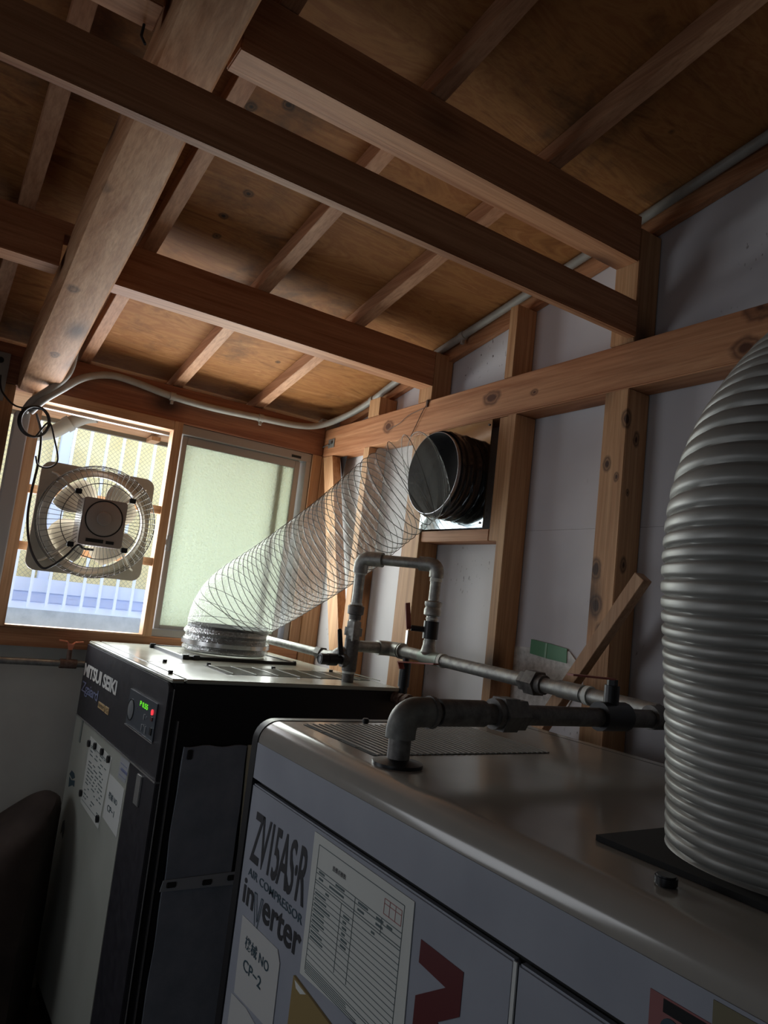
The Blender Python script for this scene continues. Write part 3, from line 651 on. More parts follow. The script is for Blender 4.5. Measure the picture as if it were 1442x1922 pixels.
# maintenance notice held by magnets, number card
def sheet_bc(corners, x0, t): return onbc(MB().prism([(y, Lz(z)) for y, z in corners], 0, x0-t, x0))
nt = tag(build('notice_sheet', sheet_bc([(.788, -.606), (.470, -.613), (.500, -.852), (.784, -.842)], -.0012, .0008), PAPER), 'handwritten notice sheet held by magnets on the grey compressor door', 'paper')
k = MB(); random.seed(3)
for i in range(15):
    z = -.640-i*.0125
    y = .755
    while y > .53:
        l = random.uniform(.010, .05); 
        if random.random() < .75: k.box(-.0026, -.002, y-l, y, Lz(z), Lz(z)+.0035)
        y -= l+random.uniform(.006, .03)
k.box(-.0026, -.002, .50, .76, Lz(-.634), Lz(-.632)); k.box(-.0026, -.002, .52, .77, Lz(-.828), Lz(-.8265))
build('writing', onbc(k), INKG, nt)
for (y, z) in ((.781, -.631), (.692, -.621), (.589, -.618), (.496, -.622), (.783, -.810), (.514, -.822)):
    k = MB(); k.cyl((-.0022, y, Lz(z)), (-.010, y, Lz(z)), .0125, 14)
    tag(build('magnet', onbc(k), BLACK), {(.781, -.631): 'first black magnet from the left along the top of the notice sheet', (.692, -.621): 'second black magnet from the left along the top of the notice sheet', (.589, -.618): 'third black magnet from the left along the top of the notice sheet',
        (.496, -.622): 'black magnet at the top right corner of the notice sheet', (.783, -.810): 'black magnet on the left edge of the notice sheet', (.514, -.822): 'black magnet at the bottom right of the notice sheet'}[(y, z)], 'magnet', 'magnets on the notice sheet')
cd = tag(build('number_card', sheet_bc([(.464, -.661), (.282, -.664), (.286, -.812), (.470, -.803)], -.0012, .001), PAPERW), 'white number card on the grey door of the black compressor', 'card')
def M_bc(x, y, z): return Matrix.Translation((.69, 2.13, -1.68)) @ Matrix.Rotation(RZ, 4, 'Z') @ face_x(x, y, Lz(z))
build('lettering', textmb('機械 NO', M_bc(-.0024, .437, -.732), .105, .022, bold=.01), INKT, cd)
build('lettering', textmb('CP−1', M_bc(-.0024, .432, -.770), .085, .020, bold=.01), INKT, cd)
# felt sheets on the side that faces the camera
def felt(name, x0, x1, z0, z1, label, y=-.004, t=.004):
    mb = MB(); nx, nz = 10, 22; base = []
    for s_, yy in ((0, y), (1, y-t)):
        for i in range(nx+1):
            for j in range(nz+1):
                x = x0+(x1-x0)*i/nx; z = z0+(z1-z0)*j/nz
                e = .002*math.sin(z*11+i)+.0012*math.sin(z*31) if i in (0, nx) else 0
                e2 = .003*math.sin(x*60) if j in (0, nz) else 0
                mb.v.append(Vector((x+e, yy-(.004*noise.noise((x*9, z*9, 3.3))+.002 if s_ else 0), z+e2)))
    n = (nx+1)*(nz+1)
    for i in range(nx):
        for j in range(nz):
            q = i*(nz+1)+j; mb.f += [(q, q+1, q+nz+2, q+nz+1), (n+q, n+q+nz+1, n+q+nz+2, n+q+1)]
    for i in range(nx):
        for j in (0, nz):
            q = i*(nz+1)+j; r = q+nz+1; mb.f.append((q, r, n+r, n+q))
    for j in range(nz):
        for i in (0, nx):
            q = i*(nz+1)+j; mb.f.append((q, q+1, n+q+1, n+q))
    mb.smooth = True
    return tag(build(name, onbc(mb), FELT), label, 'sheet', 'felt sheets on the black compressor')
felt('felt_sheet', .062, .262, Lz(-.862), Lz(-.470), 'upper blue-grey felt sheet on the dark side of the black compressor')
felt('felt_sheet', .058, .34, Lz(-1.60), Lz(-.864), 'lower blue-grey felt sheet on the dark side of the black compressor')
k = MB(); k.prism([(.266, Lz(-.469)), (.283, Lz(-.469)), (.290, Lz(-.80)), (.281, Lz(-.80))], 1, -.006, -.001); tag(build('cream_strip', onbc(k), CREAM), 'narrow cream strip beside the upper felt sheet', 'strip')
k = MB(); k.prism([(.050, Lz(-.868)), (.290, Lz(-.872)), (.290, Lz(-.835)), (.056, Lz(-.838))], 1, -.0165, -.0145); tag(build('joint_tape', onbc(k), mat('felt_tape', (.30, .32, .34), .5)), 'dull tape strip where the two felt sheets meet', 'tape')
for (x, z, l, zz) in ((.081, -.492, 'black magnet at the top left of the upper felt sheet', .022), (.080, -.851, 'black magnet at the left end of the tape between the felt sheets', .012), (.187, -.855, 'black magnet at the middle of the tape between the felt sheets', .012), (.264, -.850, 'black magnet at the right end of the tape between the felt sheets', .012)):
    k = MB(); y1_ = -.0165 if z < -.8 else -.013
    k.box(x-(.008 if zz > .02 else .014), x+(.008 if zz > .02 else .014), y1_-.006, y1_, Lz(z-zz/1.6), Lz(z+zz/1.6)); tag(build('magnet', onbc(k), BLACKM, bevel=.002), l, 'magnet', 'magnets on the felt sheets')

# ------------------------------------------------------------------ front grey compressor
gc = thing('air_compressor', 'large grey inverter air compressor in the foreground with rounded lid', 'compressor', (.70, .82, -1.68))
GY0, GY1 = .12, 1.508
def prof(x0=.70, r=.045, top=-.28, bot=-.40, back=1.49, n=8):
    p = [(x0, bot)]
    for i in range(n+1):
        a = PI/2*i/n; p.append((x0+r-r*math.cos(a), top-r+r*math.sin(a)))
    p += [(back, top), (back, bot)]; return p
k = MB(); k.prism(prof(), 1, GY0, GY1); k.smooth = True; lid = build('lid', k, ROOFC, gc); 
# front fascia skin (cool grey) on the vertical part of the lid
k = MB(); k.box(.6985, .7005, GY0, GY1, -.40, -.326); build('upper_fascia', k, GREYC, gc)
k = MB(); k.prism([(x-.0, z) for x, z in prof(.6975, .047, -.2785, -1.60, 1.492)], 1, GY1+.001, GY1+.028); k.smooth = True; build('end_cap', k, BLACK, gc)
k = MB(); k.box(.715, 1.485, GY0+.005, GY1, -1.60, -.401); build('cabinet', k, BLACKM, gc)
k = MB(); k.box(.74, 1.46, GY0+.03, GY1-.03, -1.68, -1.60); build('plinth', k, BLACKM, gc)
k = MB(); k.box(.700, .714, .690, GY1, -1.58, -.412); pl = build('front_panel', k, GREYC, gc, bevel=.003)
k = MB(); k.box(.700, .714, GY0, .684, -1.58, -.412); p2 = build('front_panel', k, GREYC, gc, bevel=.003)
k = MB(); k.box(.6985, .701, .684, .690, -1.58, -.412); build('door_edge', k, PAPERW, gc)
k = MB(); k.box(1.455, 1.457, GY0, GY1, -.2805, -.2795) ; build('lid_seam', k, BLACKM, gc)
# grille
k = MB(); k.box(.783, 1.245, 1.176, 1.468, -.2800, -.2790); go = build('grille', k, BLACKM, gc)
k = MB()
for i in range(31):
    x = .783+.462*(i+.6)/31; k.box(x, x+.0058, 1.176, 1.468, -.279, -.2768)
for y in (1.245, 1.315, 1.385): k.box(.783, 1.245, y, y+.0015, -.2790, -.2782)
build('grille_slat', k, mat('grille_slat_grey', (.32, .30, .27), .3), go)
def gx_text(body, y, z, w_, h_, m, **kw): return build('lettering', textmb(body, face_x(.6995, y, z), w_, h_, **kw), m, pl)
gx_text('ZV15AS·R', 1.475, -.560, .250, .102, INK, bold=.012, shear=.12, spacing=.88)
gx_text('AIR COMPRESSOR', 1.472, -.588, .250, .016, INKT, bold=.005)
gx_text('in', 1.484, -.645, .055, .048, INK, bold=.02)
gx_text('erter', 1.385, -.645, .168, .048, INK, bold=.02)
k = MB()
def stroke(mb, a, b, t, x=.6988):
    a = Vector(a); b = Vector(b); d = (b-a).normalized(); nrm = Vector((-d.y, d.x))*t/2
    mb.prism([tuple(a+nrm), tuple(b+nrm), tuple(b-nrm), tuple(a-nrm)], 0, x-.0006, x)
for a, b in (((1.428, -.607), (1.405, -.690)), ((1.417, -.607), (1.403, -.655)), ((1.405, -.690), (1.386, -.607)), ((1.403, -.655), (1.394, -.607)), ((1.428, -.607), (1.417, -.607)), ((1.394, -.607), (1.386, -.607))):
    stroke(k, a, b, .0016)
build('lettering', k, INKT, pl)
k = MB(); k.prism([(.875, -.465), (.779, -.466), (.779, -.521), (.822, -.549), (.779, -.580), (.779, -.625), (.875, -.578), (.875, -.540), (.812, -.5005), (.875, -.496)], 0, .6990, .6998); build('logo_mark', k, INKR, pl)
# documents on the front panel
dc = tag(build('inspection_form', MB().prism([(1.213, -.421), (.898, -.423), (.892, -.640), (1.206, -.661)], 0, .6982, .6992), PAPER), 'printed inspection form in a clear sleeve on the foreground compressor', 'paper')
k = MB(); x = .6979
def hline(y0, y1, z, t=.0012): k.box(x-.0003, x, min(y0, y1), max(y0, y1), z-t/2, z+t/2)
def vline(y, z0, z1, t=.0012): k.box(x-.0003, x, y-t/2, y+t/2, min(z0, z1), max(z0, z1))
hline(1.190, .920, -.437); vline(1.190, -.437, -.648); vline(.920, -.437, -.632)
zz = -.476; rows = [-.476, -.484, -.496, -.5005]
for z in rows: hline(1.190, .920, z)
for i in range(14): hline(1.190, .920, -.511-i*.0092, .0009)
vline(1.055, -.476, -.500); vline(.975, -.476, -.500); vline(1.095, -.5005, -.61); vline(1.055, -.5005, -.61)
build('form_lines', k, INKG, dc)
k = MB(); random.seed(11)
for i in range(9):
    hline(1.185, 1.185-random.uniform(.02, .06), -.516-i*.0092, .003)
for i in range(6): hline(1.085, 1.085-random.uniform(.01, .022), -.516-i*.0092, .0035)
for (y, z, l) in ((1.18, -.480, .02), (1.12, -.480, .03), (1.045, -.480, .03), (.99, -.481, .02), (.96, -.481, .015), (1.178, -.490, .015), (1.14, -.490, .05), (1.045, -.490, .02), (.99, -.490, .02), (1.0, -.506, .01), (1.15, -.506, .012)): hline(y, y-l, z, .0035)
for i in range(6):
    hline(1.188, 1.00+random.uniform(-.05, .05), -.6385-i*.0032+.004, .0012)
build('form_print', k, INKG, dc)
build('form_title', textmb('設備点検表', face_x(.6979, 1.135, -.4625), .045, .009, bold=.01), INK, dc)
k = MB()
for z in (-.446, -.453, -.468): hline(.972, .925, z)
for y in (.972, .957, .941, .925): vline(y, -.446, -.468)
build('stamp_grid', k, RED, dc)
c2c = tag(build('number_card', MB().prism([(1.470, -.668), (1.300, -.662), (1.285, -.680), (1.283, -.800), (1.463, -.815)], 0, .6980, .6992), SLEEVE), 'laminated number card at the bottom left of the foreground compressor', 'card')
build('lettering', textmb('機械 NO', face_x(.6977, 1.440, -.718), .115, .024, bold=.008), INKT, c2c)
build('lettering', textmb('CP−2', face_x(.6977, 1.436, -.757), .088, .021, bold=.008), INKT, c2c)
tag(build('plastic_card', MB().prism([(1.474, -.822), (1.400, -.815), (1.34, -.822), (1.30, -.842), (1.30, -1.0), (1.474, -1.0)], 0, .6980, .6992), SLEEVE), 'plain plastic card below the number card on the foreground compressor', 'card')
ev_ = tag(build('envelope', MB().prism([(1.222, -.672), (1.080, -.684), (1.080, -.90), (1.222, -.90)], 0, .6950, .6992), ENV), 'ochre envelope below the inspection form', 'envelope')
build('envelope_flap', MB().prism([(1.215, -.676), (1.170, -.679), (1.190, -.688), (1.207, -.686)], 0, .6944, .6950), PAPERW, ev_)
st1 = tag(build('warning_sticker', MB().box(.6975, .6985, .36, .496, -.395, -.352), mat('sticker_red', (.25, .09, .09), .5)), 'red warning sticker at the bottom right of the foreground compressor', 'sticker')
k = MB(); k.box(.6970, .6975, .40, .48, -.3665, -.354); build('sticker_print', k, BLACK, st1)
k = MB(); k.lathe([(0, .001), (.012, .001), (.012, 0)], (.6975, .470, -.381), (-1, 0, 0), 20); build('sticker_disc', k, INKT, st1)
st2 = tag(build('warning_sticker', MB().box(.6975, .6985, .30, .428, -.395, -.330), mat('sticker_olive', (.16, .14, .08), .5)), 'olive sticker in the bottom right corner of the picture', 'sticker')
k = MB(); k.box(.6970, .6975, .34, .402, -.375, -.345); build('sticker_print', k, BLACK, st2)
for (x, y, l) in ((.784, .546, .013), (.96, 1.492, .008)):
    k = MB(); k.cyl((x, y, -.28), (x, y, -.268), l, 14); build('lid_bolt', k, BLACK, gc, bevel=.002)
# tag the black duct plate
k = MB(); k.box(.832, 1.30, .20, .690, -.2795, -.272); build('duct_plate', k, BLACKM, gc)

# ------------------------------------------------------------------ ducts
def sweep(cp, R_, turns, amp, seg, per, name, m, parent, wire=None, wm=None, endamp=None, wr_=.0013, phase=1, noise_amp=0., groove=False):
    pts = smoothpts(cp, 40); L_ = [0]
    for i in range(1, len(pts)): L_.append(L_[-1]+(pts[i]-pts[i-1]).length)
    tot = L_[-1]; n = turns*per; q = []; j = 0
    for i in range(n+1):
        s = tot*i/n
        while j < len(L_)-2 and L_[j+1] < s: j += 1
        t = (s-L_[j])/max(1e-9, L_[j+1]-L_[j]); q.append(pts[j].lerp(pts[j+1], t))
    rad = R_ if callable(R_) else (lambda u: R_)
    am = amp if callable(amp) else (lambda u: amp)
    def rf(i, th):
        u = i/n; ph = (i/per+phase*th/(2*PI)) % 1.0; tri = abs(2*ph-1) if not groove else 1-math.exp(-((ph-.5)/.13)**2)*1.0-.25*abs(2*((ph+.5) % 1)-1)
        nz = noise_amp*noise.noise((i*.9, math.cos(th)*4, math.sin(th)*4)) if noise_amp else 0
        return rad(u)+am(u)*(tri-.5)*2+nz
    mb = MB(); mb.tube(q, 1, seg, False, rf); o = build(name, mb, m, parent)
    for p in o.data.polygons: p.use_smooth = True
    if wire:
        T = [(q[min(i+1, n)]-q[max(i-1, 0)]).normalized() for i in range(n+1)]
        up = Vector((0, 0, 1)) if abs(T[0].z) < .9 else Vector((0, 1, 0)); N_ = T[0].cross(up).normalized(); fr_ = []
        for i in range(n+1):
            N_ = (N_-T[i]*N_.dot(T[i])).normalized(); fr_.append((N_.copy(), T[i].cross(N_)))
        wp = []; ns = turns*36
        for k_ in range(ns):
            a = k_/36; f_ = a*per; 
            if f_ > n-1: break
            i = int(f_); t = f_-i; th = -phase*2*PI*a; c = q[i].lerp(q[i+1], t); Nn = fr_[i][0].lerp(fr_[i+1][0], t).normalized(); Bn = fr_[i][1].lerp(fr_[i+1][1], t).normalized()
            u = i/n; r = rad(u)+am(u)+.0008; wp.append(c+Nn*math.cos(th)*r+Bn*math.sin(th)*r)
        wm_ = MB(); wm_.tube(wp, wr_, 5, True); build(wire, wm_, wm, parent)
    return q

cdx = thing('clear_duct', 'transparent spiral-wire duct from the black compressor up to the wall exhaust', 'duct', (1.15, 2.92, -.27))
cp_ = [(1.150, 2.920, -.178), (1.153, 2.918, -.125), (1.185, 2.885, -.055), (1.285, 2.73, .068), (1.378, 2.475, .235), (1.432, 2.275, .375), (1.480, 2.175, .46), (1.548, 2.147, .497)]
def crad(u): return .164-.010*max(0, (u-.85)/.15)+.006*math.sin(PI*min(1, u*1.4))
sweep(cp_, crad, 40, lambda u: .0006+.0058*min(1, max(0, (u-.35)/.3)), 56, 6, 'film_sleeve', FILM, cdx, 'spiral_wire', mat('duct_wire', (.08, .08, .075), .5), noise_amp=.0018)
# gathered end of the film round the collar
k = MB(); k.tube([(1.150, 2.920, -.262+.006*i) for i in range(16)], 1, 72, False, lambda i, th: .171+.006*math.sin(i*1.15)+.0035*noise.noise((i*1.3, math.cos(th)*14, math.sin(th)*14))); build('gathered_film', k, CRUMP, cdx)
k = MB(); k.lathe([(.163, 0), (.163, .105)], (1.15, 2.92, -.266), (0, 0, 1), 48); build('collar', k, BLACK, cdx)
k = MB(); k.tube([(1.150, 2.920, -.238), (1.150, 2.920, -.222)], 1, 60, False, lambda i, th: .180+.0012*noise.noise((i, math.cos(th)*8, math.sin(th)*8)))
build('hose_clamp', k, SHEEN, cdx)
# exhaust spigot and zinc plate
ex = thing('exhaust_spigot', 'dark round exhaust pipe on a square zinc plate, above the nogging', 'exhaust', (1.65, 2.147, .307))
k = MB(); k.box(1.6495, 1.6535, 1.958, 2.338, .308, .698); zp = build('zinc_plate', k, SHEET, ex)
k = MB(); k.lathe([(.1535, 0), (.1535, -.03), (.156, -.034), (.1535, -.038), (.1535, -.105), (.1515, -.105), (.1515, 0)], (1.6495, 2.147, .500), (1, 0, 0), 64); build('spiral_pipe', k, PIPEIN, ex)
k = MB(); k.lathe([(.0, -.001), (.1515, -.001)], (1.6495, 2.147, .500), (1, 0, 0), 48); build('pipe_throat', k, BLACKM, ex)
k = MB(); k.tube([(1.560+.008*i, 2.147, .500) for i in range(12)], 1, 64, False, lambda i, th: .160+.004*math.sin(i*1.3)+.003*noise.noise((i, math.cos(th)*9, math.sin(th)*9))); build('duct_cuff', k, mat('dark_gloss_cuff', (.03, .025, .025), .15, .2), ex)
for (y, z) in ((1.972, .325), (2.322, .325), (1.972, .68)):
    k = MB(); k.cyl((1.6495, y, z), (1.646, y, z), .004, 8); build('screw', k, GALVD, ex)
# big grey duct
gd_ = thing('grey_duct', 'fat grey ribbed duct rising from the foreground compressor at the right edge', 'duct', (1.0, .52, -.272))
sweep([(1.022, .515, -.268), (1.016, .518, -.16), (1.002, .522, -.02), (.990, .525, .10), (1.000, .524, .20), (1.045, .515, .29), (1.12, .495, .37), (1.27, .46, .43), (1.48, .43, .455), (1.735, .42, .46)],
      .165, 76, .0024, 72, 10, 'ribbed_sleeve', DUCT, gd_, groove=True)

# ------------------------------------------------------------------ pipework
def hexnut(mb, a, b, r): mb.tube([a, b], r, 6); return mb
pr = .0205
x1, y1, z1 = 1.352, 2.249, -.206
ap = thing('looped_air_pipe', 'galvanised pipe loop with valves rising from the black compressor lid', 'pipe', (x1, y1, -.28))
k = MB(); k.tube(pipepath([(x1, y1, -.28), (x1, y1, .158), (1.52, 2.02, .158), (1.52, 2.02, -.15)], .035), pr*.93, 16); build('loop_pipe', k, GALV, ap)
k = MB(); k.tube(pipepath([(x1, y1, .105), (x1, y1, .158), (1.40, 2.183, .158)], .034), .0265, 18); build('elbow', k, GALV, ap)
k = MB(); k.tube(pipepath([(1.482, 2.072, .158), (1.52, 2.02, .158), (1.52, 2.02, .115)], .030), .0255, 18); build('elbow', k, GALV, ap)
k = MB(); k.tube([(x1, y1, -.242), (x1, y1, -.13)], .026, 18); k.tube([(x1-.035, y1, z1), (x1+.01, y1, z1)], .024, 14); build('cross_fitting', k, GALVD, ap)
k = MB(); k.tube([(x1, y1, -.28), (x1, y1, -.245)], .021, 14); build('riser', k, GALVD, ap)
for (x, y, za, zb, r_) in ((x1, y1, -.250, -.243, .0225), (x1, y1, .098, .104, .0215), (x1, y1, -.012, -.002, .0215), (1.52, 2.02, .10, .112, .0215), (1.52, 2.02, -.03, -.024, .0215)):
    k = MB(); k.tube([(x, y, za), (x, y, zb)], r_, 14); build('thread_seal', k, TAPE_W, ap)
k = MB(); hexnut(k, (x1, y1, -.118), (x1, y1, -.090), .036); hexnut(k, (x1, y1, -.136), (x1, y1, -.118), .028); hexnut(k, (x1, y1, -.090), (x1, y1, -.068), .028); build('union', k, GALV, ap)
k = MB(); k.lathe([(.022, -.062), (.022, -.045), (.029, -.042), (.030, -.015), (.024, -.010)], (x1, y1, 0), (0, 0, 1), 18); build('coupling', k, GALVD, ap)
k = MB(); k.lathe([(.022, -.018), (.030, -.014), (.030, .004), (.026, .012), (.030, .02), (.030, .03), (.022, .034)], (1.52, 2.02, 0), (0, 0, 1), 18); build('coupling', k, GALV, ap)
vb_ = MB(); vb_.tube([(1.52, 2.02, -.095), (1.52, 2.02, -.035)], .0265, 14); vb_.tube([(1.52, 2.02, -.065), (1.462, 2.055, -.065)], .010, 10); vbo = build('ball_valve', vb_, BLACK, ap)
k = MB(); k.bar((1.455, 2.058, -.070), (1.440, 2.060, .018), .004, .018, up=(1, 0, 0)); build('lever', k, REDP, vbo)
k = MB(); k.lathe([(.019, -.15), (.028, -.14), (.022, -.115), (.022, -.10)], (1.52, 2.02, 0), (0, 0, 1), 16); build('reducer', k, GALV, ap)
# black side valve with upright lever
bv = MB(); bv.tube([(1.338, y1, z1), (1.300, y1, z1), (1.296, y1, z1), (1.262, y1, z1), (1.262, y1, z1), (1.232, y1, z1)], [.014, .014, .021, .021, .019, .019], 16); bvo = build('drain_valve', bv, BLACK, ap)
k = MB(); k.hexa([(1.300, y1-.012, z1+.018), (1.318, y1-.012, z1+.018), (1.318, y1+.002, z1+.018), (1.300, y1+.002, z1+.018)], [(1.283, y1-.012, -.098), (1.300, y1-.012, -.098), (1.300, y1-.004, -.098), (1.283, y1-.004, -.098)]); build('lever', k, BLACK, bvo, bevel=.003)
k = MB(); k.lathe([(.0145, 0), (.0145, .003)], (1.2315, y1, z1), (-1, 0, 0), 14); build('outlet_rim', k, BLACKM, bvo)
# main header line along the wall
mp_ = thing('air_header_pipe', 'long galvanised air pipe running horizontally in front of the white wall', 'pipe', (1.52, 1.7, -.2))
k = MB(); k.tube(pipepath([(x1, y1, -.153), (1.524, y1, -.153), (1.52, 1.107, -.174)], .035), pr, 16); build('pipe', k, GALV, mp_)
k = MB(); k.tube(pipepath([(1.462, y1, -.153), (1.523, y1, -.153), (1.523, 2.195, -.154)], .034), .0265, 18); build('elbow', k, GALV, mp_)
k = MB()
for y in (2.192, 2.180): k.tube([(1.523, y, -.154), (1.523, y-.006, -.154)], .0285, 16)
build('elbow_band', k, GALV, mp_)
k = MB(); k.tube([(1.523, 2.06, -.157), (1.523, 1.955, -.159)], .0225, 16); build('tee_fitting', k, mat('pale_green_zinc', (.36, .42, .37), .5, .5), mp_)
for (x, ya, yb, z, r_) in ((1.523, 1.95, 1.935, -.159, .024), (1.521, 1.325, 1.31, -.170, .025)):
    k = MB(); k.tube([(x, ya, z), (x, yb, z)], r_, 16); build('thread_seal', k, TAPE_W, mp_)
k = MB(); hexnut(k, (1.521, 1.535, -.166), (1.521, 1.495, -.167), .037); hexnut(k, (1.521, 1.56, -.166), (1.521, 1.535, -.166), .029); k.tube([(1.521, 1.495, -.167), (1.521, 1.475, -.167)], .027, 14); build('union', k, GALVD, mp_)
k = MB(); k.tube([(1.521, 1.42, -.168), (1.521, 1.335, -.169)], .0235, 16); build('sleeve', k, GALV, mp_)
# rear run from the cross to the window wall
k = MB(); k.tube([(x1+.006, y1, -.206), (1.36, 3.20, -.206)], .0165, 14); rp = build('branch_pipe', k, GALV, ap)
k = MB(); hexnut(k, (1.358, 2.50, -.206), (1.358, 2.46, -.206), .024); build('branch_union', k, GALVD, ap)
k = MB(); k.tube([(1.357, 2.40, -.206), (1.356, 2.29, -.206)], .021, 14); build('branch_sleeve', k, GALV, ap)
k = MB(); k.tube(smoothpts([(1.352, y1, -.190), (1.330, 2.262, -.178), (1.318, 2.285, -.188), (1.335, 2.31, -.205)], 5), .019, 12); build('branch_elbow', k, GALV, ap)
# drop valve and rusty fittings below the header
dv = thing('drop_valve', 'black valve hanging under the air pipe with a dull red lever', 'valve', (1.52, 2.15, -.32))
k = MB(); k.tube([(1.523, 2.15, -.176), (1.523, 2.15, -.19), (1.523, 2.15, -.19), (1.523, 2.15, -.275), (1.523, 2.15, -.275), (1.523, 2.15, -.31)], [.012, .012, .020, .020, .016, .016], 14); build('valve_body', k, BLACK, dv)
k = MB(); k.bar((1.488, 2.135, -.188), (1.488, 1.93, -.170), .022, .005); k.bar((1.488, 2.135, -.188), (1.488, 2.12, -.210), .022, .005); build('lever', k, REDP, dv)
k = MB(); yy = 2.20
k.tube([(1.50, 2.21, -.315), (1.50, 1.80, -.322)], .016, 14); build('hose_stub', k, RUST, dv)
k = MB()
for i, y in enumerate((2.205, 2.17, 2.13, 2.09, 2.05, 2.01, 1.97)): k.tube([(1.50, y, -.315), (1.50, y-.018, -.316)], .021+.004*(i % 2), 10)
build('ribbed_fitting', k, RUST, dv)
# foreground outlet pipe
fo = thing('outlet_pipe', 'dark heavy outlet pipe with elbow rising from the foreground compressor lid', 'pipe', (.79, 1.107, -.28))
XE, YE, ZE = .790, 1.107, -.186
k = MB(); k.tube(pipepath([(XE, YE, -.28), (XE, YE, ZE), (1.745, YE, ZE-.004)], .034), .0205, 20); build('pipe', k, GALVD, fo)
k = MB(); k.tube(pipepath([(XE, YE, -.232), (XE, YE, ZE), (.848, YE, ZE)], .036, 10), .0275, 22); build('elbow', k, noisy('worn_elbow', (.20, .20, .185), (.13, .13, .12), 30, .5, .6, .65, .2), fo)
k = MB(); k.tube([(.848, YE, ZE), (.856, YE, ZE)], .030, 20); k.tube([(.868, YE, ZE), (.980, YE, ZE)], .0255, 20); build('sleeve', k, GALVD, fo)
k = MB(); hexnut(k, (1.020, YE, ZE), (1.058, YE, ZE), .037); k.tube([(1.005, YE, ZE), (1.020, YE, ZE)], .030, 18); hexnut(k, (1.058, YE, ZE), (1.082, YE, ZE), .033); build('union', k, GALVD, fo)
k = MB(); k.lathe([(.0205, .012), (.026, .010), (.046, .006), (.046, 0), (.0, 0)], (XE, YE, -.28), (0, 0, 1), 28); build('flange', k, BLACK, fo)
k = MB(); k.tube([(1.315, YE, ZE), (1.40, YE, ZE)], .032, 16); k.tube([(1.352, YE, ZE), (1.352, YE, -.118)], .017, 12); hexnut(k, (1.352, YE, -.120), (1.352, YE, -.105), .012); vo = build('gate_valve', k, BLACK, fo)
k = MB(); k.bar((1.352, YE, -.104), (1.226, YE+.01, -.101), .020, .004); build('lever', k, REDP, vo)
k = MB(); k.tube([(1.49, YE, ZE), (1.55, YE, ZE)], .028, 16); build('tee_fitting', k, GALVD, fo)
# low pipe under the window
lw_ = thing('wall_water_pipe', 'thin grey pipe low on the wall under the left window with orange tap lever', 'pipe', (.55, 3.2, -.40))
k = MB(); k.tube([(XL, 3.22, -.382), (1.2, 3.22, -.380)], .0135, 12); build('pipe', k, GALV, lw_)
k = MB(); k.tube([(.575, 3.22, -.381), (.64, 3.22, -.381)], .019, 12); k.tube([(.607, 3.22, -.381), (.606, 3.22, -.325)], .010, 10); build('valve_body', k, RUST, lw_)
k = MB()
for a, b in (((.560, -.288), (.590, -.292)), ((.590, -.292), (.598, -.302)), ((.598, -.302), (.614, -.302)), ((.614, -.302), (.622, -.293)), ((.622, -.293), (.652, -.290))): k.bar((a[0], 3.215, a[1]), (b[0], 3.215, b[1]), .022, .004)
k.prism([(.592, -.300), (.620, -.300), (.613, -.327), (.600, -.327)], 1, 3.213, 3.217)
build('tap_lever', k, COPPER, lw_)

# ------------------------------------------------------------------ small things on the wall and timbers
k = MB(); nx, ny = 18, 18
ol = [(1.862, -.085), (1.60, -.075), (1.548, -.12), (1.568, -.20), (1.60, -.262), (1.80, -.30), (1.862, -.29)]
k.prism(ol, 0, 1.744, 1.7485); pt = build('plastic_patch', k, noisy('crinkled_grey_plastic', (.50, .49, .46), (.78, .77, .74), 38, .3, 0, .5, 1.), None)
tag(pt, 'crinkled plastic sheet taped to the white wall behind the pipes', 'sheet')
k = MB(); k.prism([(1.765, -.054), (1.682, -.060), (1.608, -.068), (1.606, -.112), (1.684, -.108), (1.766, -.100)], 0, 1.741, 1.7435); gt = tag(build('green_tape', k, GREENT), 'green tape holding the plastic sheet on the wall', 'tape')
k = MB(); k.prism([(1.698, -.060), (1.690, -.060), (1.692, -.107), (1.700, -.105)], 0, 1.7395, 1.741); build('tape_fold', k, mat('green_shine', (.22, .42, .28), .3), gt)
k = MB(); k.tube(smoothpts([(1.652, 2.362, .845), (1.650, 2.372, .83), (1.648, 2.40, .80), (1.649, 2.44, .745), (1.650, 2.47, .705)], 6), .0016, 6); k.tube(smoothpts([(1.652, 2.40, .815), (1.649, 2.50, .80), (1.648, 2.56, .775), (1.650, 2.62, .765), (1.650, 2.66, .758)], 6), .0013, 6)
k.box(1.648, 1.6535, 2.372, 2.382, .815, .845)
tag(build('hanging_wire', k, mat('brown_wire', (.06, .03, .02), .6)), 'thin bent wire hanging over the girt below the purlin post', 'wire')
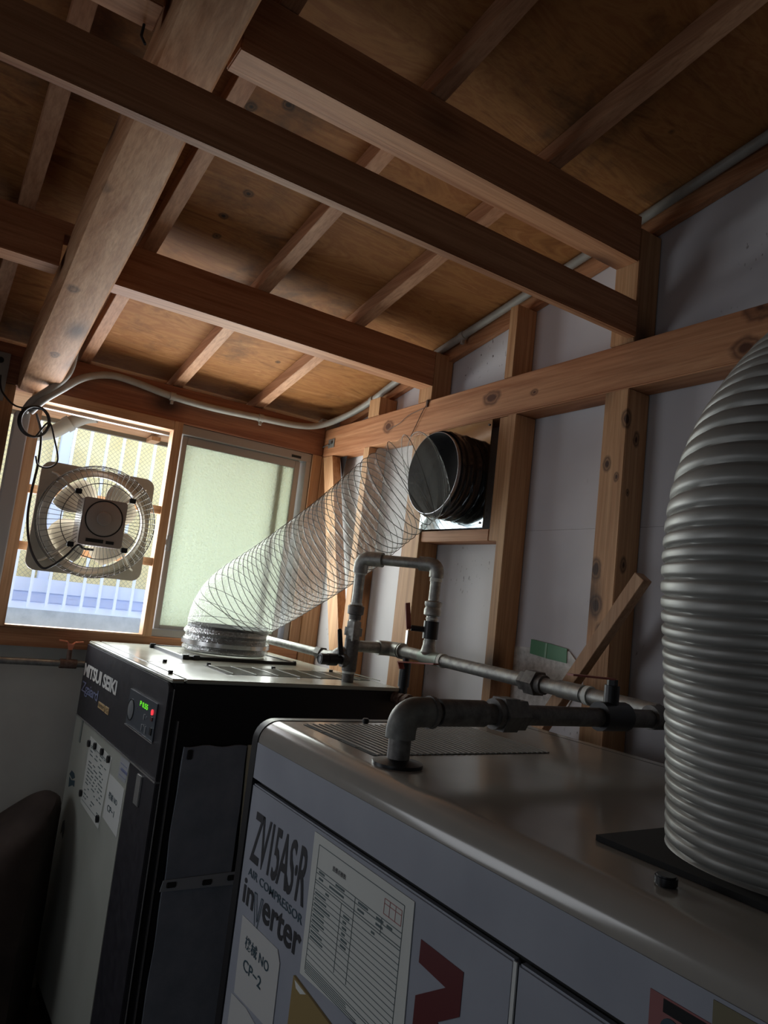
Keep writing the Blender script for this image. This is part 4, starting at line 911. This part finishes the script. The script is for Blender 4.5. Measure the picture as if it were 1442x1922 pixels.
k = MB(); k.box(1.650, 1.6535, 3.14, 3.20, .742, .785); bk = tag(build('steel_bracket', k, GALV), 'small steel bracket with a bolt on the left end of the girt', 'bracket')
k = MB(); k.tube([(1.650, 3.165, .765), (1.643, 3.165, .765)], .009, 10); k.tube([(1.647, 3.185, .758), (1.647, 3.25, .752)], .003, 6); build('bolt', k, GALVD, bk)
k = MB(); k.prism([(3.150, .700), (3.085, .700), (3.112, .60)], 0, 1.700, 1.704); tag(build('steel_gusset', k, BLACK), 'dark triangular steel plate under the left end of the girt', 'bracket')
k = MB(); k.box(1.650, 1.6538, 2.338, 2.350, -.145, -.085); tag(build('steel_clip', k, SHEEN), 'small bright steel clip low on the stud beside the air pipe', 'clip')
k = MB(); k.tube([(.215, 1.44, 1.089), (.212, 1.43, 1.055), (.220, 1.42, 1.035)], .0028, 6); nl = tag(build('bent_nail', k, BLACKM), 'bent nail sticking down beside the log beam at the top', 'nail')
# dark cloth heap
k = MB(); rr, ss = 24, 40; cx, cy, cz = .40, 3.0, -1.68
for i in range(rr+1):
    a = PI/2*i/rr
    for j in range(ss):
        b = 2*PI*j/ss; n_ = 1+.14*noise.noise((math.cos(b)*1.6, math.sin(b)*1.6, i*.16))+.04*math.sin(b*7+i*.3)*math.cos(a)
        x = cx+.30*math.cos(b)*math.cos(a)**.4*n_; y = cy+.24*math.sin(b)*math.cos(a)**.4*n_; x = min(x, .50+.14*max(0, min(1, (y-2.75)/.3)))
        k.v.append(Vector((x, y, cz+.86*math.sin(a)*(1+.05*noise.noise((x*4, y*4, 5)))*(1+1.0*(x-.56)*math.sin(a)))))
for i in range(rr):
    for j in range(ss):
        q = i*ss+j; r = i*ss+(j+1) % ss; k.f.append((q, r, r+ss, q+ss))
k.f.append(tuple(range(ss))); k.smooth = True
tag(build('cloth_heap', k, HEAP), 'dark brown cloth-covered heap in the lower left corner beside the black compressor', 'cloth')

# ------------------------------------------------------------------ lift everything so that the floor is at zero
for o in list(bpy.data.objects):
    if o.parent is None:
        if o.type == 'CAMERA': o.matrix_world = Matrix.Translation((0, 0, H)) @ o.matrix_world
        else: o.location.z += H
